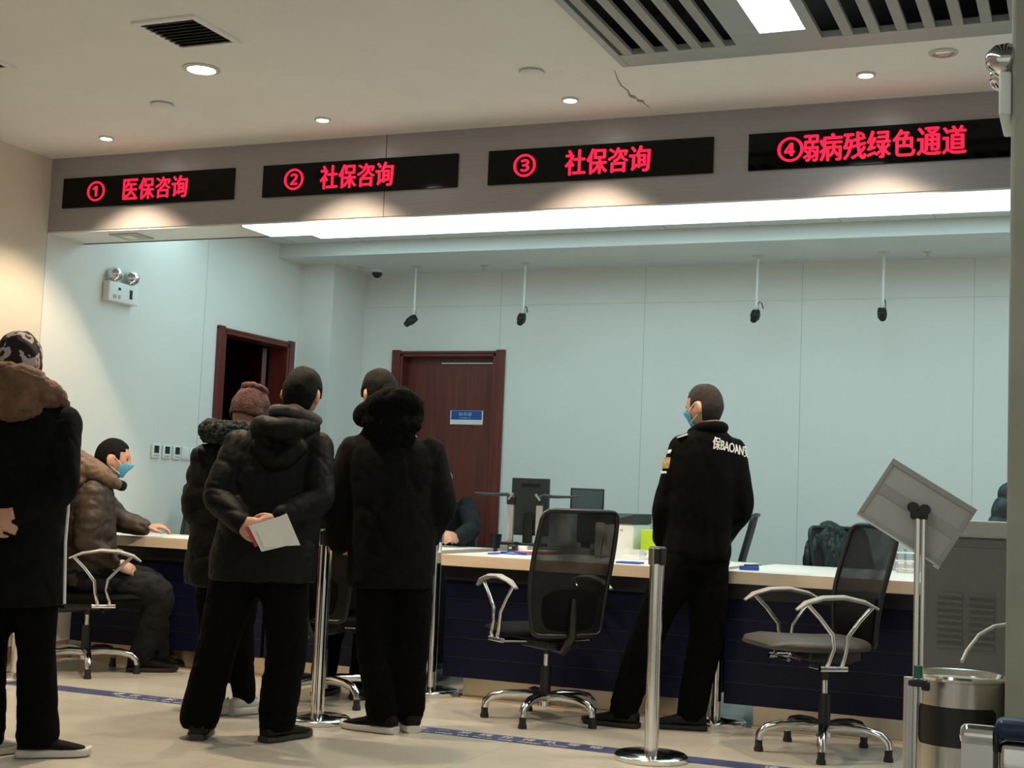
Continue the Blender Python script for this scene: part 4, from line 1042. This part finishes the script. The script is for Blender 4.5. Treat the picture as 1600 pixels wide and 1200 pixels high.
# --- security guard
t, H = person('guard in black uniform and blue mask standing with hands in pockets', (-1.895, 6.80), 140, dict(
    seed=5, head=((.02, -.13, 1.590), 22, 4, 0), neck=(.035, -.15, 1.47), chest=(.03, -.125, 1.25), pelvis=(.02, -.10, .88),
    sh=((-.085, -.095, 1.385), (.165, -.18, 1.385)), el=((-.135, -.03, 1.08), (.20, -.215, 1.10)), wr=((-.10, .03, .93), (.155, -.10, .93)),
    hip=((-.06, -.08, .84), (.09, -.11, .84)), knee=((-.17, .0, .50), (.09, -.10, .46)), ank=((-.27, .07, .09), (.025, -.085, .09)), toe=((-.6, .8, 0), (-.8, .6, 0)),
    hands=[((-.09, .02, .91), (.5, .3, -.8), (-1, .2, 0), 1, (.3, .3, .3, .3)), ((.15, -.07, .91), (-.4, .5, -.8), (1, 0, 0), -1, (.3, .3, .3, .3))],
    coat=[(.015, -.105, .83, .165, .125, -.3), (.015, -.105, .87, .175, .13, -.3), (.018, -.108, .97, .165, .125, -.3), (.02, -.115, 1.10, .178, .132, -.3), (.025, -.125, 1.25, .185, .132, -.3), (.028, -.132, 1.36, .185, .122, -.3), (.03, -.14, 1.43, .15, .105, -.3), (.034, -.145, 1.475, .09, .082, -.3), (.036, -.148, 1.50, .072, .07, -.3)],
    coatm='uniform', slv=(.068, .063, .054), fold=.008, fs=5, fst=(1.6, 1.6, .5), tr=(.105, .088, .076), shoe=dict(m='shoe', sm='rubber'), mask=True, hair=dict(m='hairshort', g=.003, th=.006, w=.002)))
q = MB().limb([(.10, -.08, 1.475), (.10, -.18, 1.49), (.035, -.222, 1.495), (-.03, -.18, 1.485), (-.03, -.09, 1.465)], [.024, .027, .028, .027, .022])
remesh('collar', q, M['uniform'], t, .008, 3, seed=1)
GUARD = t

# --- seated man in mask
t, H = person('seated man in brown hooded jacket and blue mask leaning on the counter', (-5.37, 6.58), 45, dict(
    seed=6, seated=True, head=((.02, .065, 1.235), -6, 6, 0), neck=(.015, -.02, 1.12), chest=(.01, -.04, .93), pelvis=(.0, -.06, .58),
    sh=((-.20, -.02, 1.03), (.20, -.055, 1.03)), el=((-.25, .16, .88), (.235, -.06, .745)), wr=((-.215, .30, .835), (.215, .08, .64)),
    hip=((-.09, -.06, .55), (.10, -.06, .55)), knee=((-.12, .36, .50), (.15, .36, .47)), ank=((-.14, .42, .10), (.02, .30, .09)), toe=((.0, 1, 0), (.1, 1, 0)),
    hands=[((-.21, .325, .838), (.35, .95, .10), (.2, -.1, 1), 1, (.35, .45, .6, .7), .95, .2), ((.21, .105, .63), (-.25, .9, -.25), (.8, .2, .6), -1, (.4, .4, .5, .5))], vox=.0055,
    coat=[(.0, -.055, .50, .19, .165), (.0, -.05, .60, .20, .175), (.0, -.045, .75, .20, .165), (.005, -.04, .90, .205, .15), (.01, -.035, 1.0, .205, .135), (.01, -.03, 1.06, .165, .115), (.015, -.01, 1.115, .10, .095)],
    coatm='coatbrown', slv=(.085, .078, .052), fold=.010, fs=5, quilt=(.007, .085), tr=(.105, .088, .075), trm='jeans', trf=.014, shoe=dict(m='suede', sm='rubber'), mask=True, hair=dict(m='hair', g=.006, th=.010)))
q = MB().limb([(-.10, .06, 1.12), (-.11, -.05, 1.17), (-.05, -.14, 1.205), (.03, -.155, 1.21), (.10, -.11, 1.19), (.125, .0, 1.14), (.09, .09, 1.09)], [.04, .06, .078, .082, .078, .062, .038]).limb([(-.05, -.16, 1.12), (.03, -.18, 1.10), (.10, -.13, 1.11)], [.06, .07, .06])
remesh('hood', q, M['hoodnylon'], t, .009, 8, fold=.010, fscale=8, seed=9)
q = MB().limb([(.085, .06, 1.10), (.06, .115, 1.085), (.01, .13, 1.08), (-.05, .10, 1.09)], [.03, .032, .032, .03])
remesh('collar', q, M['coatnylon'], t, .009, 3, fold=.004, fscale=12, seed=3)

# --- sitter mostly hidden between the watching men
t, H = person('customer in black coat seated between the watching men, mostly hidden', (-3.70, 6.42), 95, dict(
    seed=7, seated=True, head=((.03, .06, 1.16), 0, 22, 0), neck=(.02, -.0, 1.05), chest=(.0, -.03, .87), pelvis=(.0, -.05, .57),
    sh=((-.19, .0, .97), (.20, .0, .97)), el=((-.22, .16, .80), (.23, .18, .81)), wr=((-.12, .34, .83), (.14, .36, .83)),
    hip=((-.09, -.05, .54), (.09, -.05, .54)), knee=((-.11, .33, .50), (.11, .33, .50)), ank=((-.11, .22, .09), (.12, .22, .09)), toe=((-.1, 1, 0), (.1, 1, 0)),
    hands=[((-.11, .36, .83), (.3, .9, 0), (0, 0, 1), 1), ((.13, .38, .83), (-.3, .9, 0), (0, 0, 1), -1)], vox=.008,
    coat=[(.0, -.05, .49, .20, .17), (.0, -.045, .62, .205, .165), (.0, -.03, .80, .20, .15), (.0, -.02, .93, .20, .135), (.01, -.01, 1.0, .15, .115), (.02, .0, 1.05, .09, .09)],
    coatm='coatblack', slv=(.08, .072, .055), fold=.012, tr=(.10, .085, .07), shoe=dict(m='shoe', sm='soledark'), hair=dict(m='hair')))

# --- clerk behind the counter
t, H = person('clerk in dark navy jacket with clasped hands behind the middle counter', (-4.08, 8.50), 285, dict(
    seed=8, seated=True, head=((.0, .04, 1.235), 0, 10, 0), neck=(.0, -.02, 1.12), chest=(.0, -.03, .93), pelvis=(.0, -.06, .58),
    sh=((-.20, .0, 1.04), (.20, .0, 1.04)), el=((-.27, .22, .89), (.22, .22, .88)), wr=((-.235, .53, .83), (-.10, .50, .83)),
    hip=((-.09, -.06, .55), (.09, -.06, .55)), knee=((-.11, .33, .50), (.11, .33, .50)), ank=((-.11, .26, .09), (.11, .26, .09)), toe=((0, 1, 0), (0, 1, 0)),
    hands=[((-.232, .55, .833), (.30, .8, .12), (-.8, .1, .5), 1, (.8, .8, .8, .8)), ((-.115, .52, .835), (-.75, .6, .15), (.5, .5, .7), -1, (.7, .7, .7, .7))], vox=.006,
    coat=[(.0, -.055, .50, .18, .15), (.0, -.05, .65, .18, .15), (.0, -.04, .85, .185, .14), (.0, -.03, .98, .19, .13), (.0, -.025, 1.05, .15, .11), (.0, -.02, 1.11, .09, .085)],
    coatm='jeans', slv=(.07, .062, .05), fold=.010, tr=(.10, .085, .07), shoe=dict(m='shoe', sm='soledark'), hair=dict(m='hair')))

# --- person cut off by the column
t, H = person('person in dark green padded jacket at the right, cut off by the column', (-.20, 8.35), 275, dict(
    seed=9, seated=True, head=((.0, .04, 1.42), 0, 5, 0), neck=(.0, -.02, 1.30), chest=(.0, -.03, 1.08), pelvis=(.0, -.06, .62),
    sh=((-.20, .0, 1.24), (.20, .0, 1.25)), el=((-.26, .04, .98), (.27, .06, 1.02)), wr=((-.16, .26, .85), (.16, .26, .86)),
    hip=((-.09, -.06, .58), (.09, -.06, .58)), knee=((-.11, .33, .52), (.11, .33, .52)), ank=((-.11, .26, .09), (.11, .26, .09)), toe=((0, 1, 0), (0, 1, 0)),
    hands=[((-.15, .28, .85), (.4, .8, 0), (0, 0, 1), 1), ((.15, .28, .86), (-.4, .8, 0), (0, 0, 1), -1)], vox=.008,
    coat=[(.0, -.055, .55, .20, .17), (.0, -.05, .75, .20, .165), (.0, -.04, .98, .205, .155), (.0, -.03, 1.15, .205, .14), (.0, -.025, 1.26, .17, .12), (.0, -.02, 1.29, .09, .09)],
    coatm='coatgreen', slv=(.088, .085, .06), fold=.010, quilt=(.016, .10), tr=(.10, .085, .07), shoe=dict(m='shoe', sm='soledark'), hair=dict(m='hair')))
office_chair(-.17, 8.38, 275, 'staff chair under the person in the green jacket at the right', 10, arms=False, top=1.0)

# guard markings: lettering wraps the upper back
def on_coat(owner, me, origin, fwd, up, lift=.004):
    """project a flat lettering mesh onto the owner's coat along the viewing normal of the garment"""
    coat = [c for c in owner.children if c.name.startswith('coat')][0]
    from mathutils.bvhtree import BVHTree
    bm = bmesh.new(); bm.from_mesh(coat.data); bv = BVHTree.FromBMesh(bm)
    f = Vector(fwd).normalized(); u = Vector(up); u = (u-f*u.dot(f)).normalized(); r = f.cross(u)
    o = Vector(origin); miss = set()
    for v in me.vertices:
        p = o+r*v.co.x+u*v.co.z-f*.4
        h = bv.ray_cast(p, f)
        if h[0] is not None: v.co = h[0]-f*(lift+(v.co.y if False else 0))
        else: miss.add(v.index)
    bm.free()
    if miss:
        b2 = bmesh.new(); b2.from_mesh(me); b2.verts.ensure_lookup_table()
        bmesh.ops.delete(b2, geom=[b2.verts[i] for i in miss], context='VERTS'); b2.to_mesh(me); b2.free()
    return me
def coat_mark(owner, name, body, w, h, m, origin, fwd, up, bold=.02):
    me = text_mesh(body, w, h, .002, bold)
    bm = bmesh.new(); bm.from_mesh(me)
    bmesh.ops.delete(bm, geom=[f for f in bm.faces if f.normal.y > -.5], context='FACES')
    bmesh.ops.subdivide_edges(bm, edges=[e for e in bm.edges if e.calc_length() > .012], cuts=2, use_grid_fill=False)
    bmesh.ops.triangulate(bm, faces=bm.faces)
    bm.to_mesh(me); bm.free()
    on_coat(owner, me, origin, fwd, up)
    me.materials.append(m); me.name = name
    o = bpy.data.objects.new(name, me); COL.objects.link(o); o.parent = owner
    sd = o.modifiers.new('s', 'SOLIDIFY'); sd.thickness = .0015
    return o
fw_ = (math.sin(.30), math.cos(.30), 0)
coat_mark(GUARD, 'lettering', '保BAOAN安', .23, .062, M['whiteprint'], (.105, -.3, 1.395), (math.sin(.30)-.25, math.cos(.30), 0), (.16, 0, 1))
from mathutils.bvhtree import BVHTree
_c = [c for c in GUARD.children if c.name.startswith('coat')][0]
_b = bmesh.new(); _b.from_mesh(_c.data); _bv = BVHTree.FromBMesh(_b)
def snap(name, o, d, size, m):
    h = _bv.ray_cast(Vector(o), Vector(d).normalized())
    if h[0] is None: return
    q = h[1].to_track_quat('X', 'Z') if abs(h[1].z) < .8 else h[1].to_track_quat('X', 'Y')
    ob = MB().rbox((0, 0, 0), size, .0018).build(name, M[m], GUARD, smooth=40)
    ob.location = h[0]+h[1]*.001; ob.rotation_mode = 'QUATERNION'; ob.rotation_quaternion = q
snap('shoulder_mark', (-.5, -.13, 1.362), (1, 0.12, 0), (.006, .05, .020), 'whiteprint')
snap('shoulder_badge', (-.5, -.12, 1.305), (1, 0.12, 0), (.006, .050, .056), 'patch')
snap('shoulder_mark', (-.5, -.11, 1.258), (1, 0.12, 0), (.006, .045, .012), 'whiteprint')
snap('epaulette', (-.105, -.12, 1.8), (0, 0, -1), (.008, .05, .085), 'whiteprint')
_b.free()

# ------------------------------------------------------------------ right side: sign stand, cabinet, bin, bench
t = thing('sign_stand', 'chrome pole stand holding a tilted grey notice board', 'sign stand', (-.478, 4.27, 0))
MB().lathe([(.07, 0), (.072, .01), (.066, .022), (.03, .035), (.02, .04)], n=36).build('base', M['greylight'], t, smooth=40)
MB().cyl((-.012, 0, .03), (-.012, 0, .62), .0165, n=20).build('lower_pole', M['alu'], t, smooth=60)
MB().cyl((.004, 0, .03), (.004, 0, 1.10), .0085, n=16).cyl((.021, 0, .55), (.021, 0, 1.10), .0065, n=14).build('upper_pole', M['chrome'], t, smooth=60)
MB().rbox((.012, 0, .605), (.055, .035, .02), .005).rbox((.036, 0, .598), (.02, .03, .026), .004).build('clamp', M['black'], t, smooth=40)
MB().cyl((.012, 0, .62), (.012, 0, .655), .014, n=16).build('tape_wrap', M['greentape'], t, smooth=60)
bd = MB().rbox((0, 0, 0), (.283, .010, .200), .003)
bo = bd.build('board', M['boardlight'], t, smooth=40, loc=(-.004, .035, 1.105), rot=(R(-4), R(31), R(4)))
MB().bb(-.1415, .1415, -.009, -.004, .082, .1).bb(-.1415, .1415, -.009, -.004, -.1, -.088).bb(-.1415, -.128, -.009, -.004, -.088, .082).bb(.128, .1415, -.009, -.004, -.088, .082).build('board_frame', M['boardgrey'], bo, bevel=.002)
MB().bb(-.128, .128, -.0075, -.004, -.012, .022).build('mount_rail', M['boardgrey'], bo)
MB().cyl((-.1415, -.005, -.101), (.1415, -.005, -.101), .004, n=10).build('bottom_edge', M['white'], bo, smooth=50)
MB().cyl((.124, -.008, -.104), (.142, -.008, -.104), .007, n=10).build('corner_knob', M['alu'], bo, smooth=50)
kb = MB().cyl((-.018, .0, 0), (-.018, .032, 0), .016, n=20).cyl((.016, .0, -.006), (.016, .03, -.006), .016, n=20).rbox((0, .012, -.02), (.05, .02, .03), .006)
kb.build('tilt_knob', M['black'], t, smooth=40, loc=(.008, -.012, 1.118))

t = thing('metal_cabinet', 'grey metal cabinet with louvred panel beside the right column', 'cabinet', (-.592, 5.56, 0))
MB().bb(0, .62, 0, .45, .02, 1.02).build('body', M['greymetal'], t, bevel=.006)
MB().bb(-.006, .626, -.012, .46, 1.02, 1.085).build('top', M['greylight'], t, bevel=.008)
pn = MB().bb(.02, .60, -.006, 0, .06, .98).build('panel', M['greymetal'], t, bevel=.003)
for c_ in (.05, .165):
    for i in range(9):
        MB().box((c_+.048, -.009, .80-i*.024), (.092, .010, .012), (R(35), 0, 0)).build('louvre', M['greymetal'], pn)
MB().bb(.01, .61, .02, .43, 0, .02).build('plinth', M['black'], t)

t = thing('litter_bin', 'round steel litter bin with black opening and ashtray top', 'bin', (-.362, 4.45, 0))
n = 48; r = .133
bn = MB()
def arc_wall(mb, a0, a1, z0, z1, rr=r, th=.003, k=24):
    rings_ = []
    for i in range(k+1):
        a = a0+(a1-a0)*i/k; c, s = math.cos(a), math.sin(a)
        rings_.append([Vector((q*c, q*s, z)) for q, z in ((rr, z0), (rr, z1), (rr-th, z1), (rr-th, z0))])
    mb.loft(rings_)
OA0, OA1 = R(-149), R(-35)
arc_wall(bn, 0, 2*PI, 0, .42, k=48); arc_wall(bn, 0, 2*PI, .535, .612, k=48); arc_wall(bn, OA1, OA0+2*PI, .42, .535, k=30)
for a_, sg in ((OA0, 1), (OA1, -1)):      # rounded corners of the opening
    for z_, sz in ((.42, 1), (.535, -1)):
        for i in range(5):
            w_ = .022*(1-math.sin(math.acos(1-(i+.5)/5)))
            arc_wall(bn, *sorted((a_, a_+sg*w_/r)), *sorted((z_+sz*.022*i/5, z_+sz*.022*(i+1)/5)), k=2)
bn.build('body', M['steel'], t, smooth=40)
ob = MB(); arc_wall(ob, OA0-.02, OA1+.02, .412, .545, r-.004, .002, k=20)
ob.build('opening', M['black'], t, smooth=40)
MB().lathe([(.131, .605), (.140, .610), (.142, .617), (.138, .624), (.128, .622), (.120, .604), (.02, .598), (.002, .598)], n=48).build('ash_tray', M['chrome'], t, smooth=40)
MB().lathe([(.118, .6045), (.06, .609), (.003, .6065)], n=40).build('ash_sand', M['greylight'], t, smooth=60)
t = thing('cable', 'pale grey cable looping behind the litter bin', 'cable', (-.34, 5.0, 0))
MB().tube([(-.03, -.40, .645), (-.02, -.34, .675), (.01, -.26, .72), (.05, -.18, .745), (.09, -.10, .75), (.13, .0, .745)], .006, n=10).build('cord', M['offwhite'], t, smooth=60)

t = thing('waiting_bench', 'chrome waiting bench end with blue vinyl arm pad', 'bench', (-.24, 2.98, 0))
MB().lathe([(.004, -.003), (.015, .0), (.0205, .007), (.0215, .016), (.0215, .062)], c=(.0, 0, .658), n=24, rot=(0, R(90), 0)).bb(.002, .062, -.014, .014, .56, .645).bb(.006, .058, -.010, .010, .06, .57).build('arm_frame', M['chrome'], t, smooth=40)
MB().rbox((.068, 0, .655), (.012, .038, .05), .004).build('arm_joint', M['black'], t, smooth=40)
MB().rbox((.25, .004, .600), (.355, .05, .105), .016).build('side_plate', M['chrome'], t, smooth=50)
MB().rbox((.245, .01, .676), (.36, .075, .040), .016).build('arm_pad', M['vinyl'], t, smooth=40)
MB().rbox((.32, -.33, .40), (.46, .52, .05), .02).build('seat', M['vinyl'], t, smooth=40)
MB().rbox((.56, -.33, .66), (.06, .52, .46), .02, (0, R(8), 0)).build('backrest', M['vinyl'], t, smooth=40)
MB().rbox((.3, -.33, .345), (.07, .7, .05), .008).rbox((.25, 0, .03), (.62, .05, .05), .01).cyl((.28, 0, .04), (.28, 0, .56), .025).build('frame', M['chrome'], t, smooth=40)
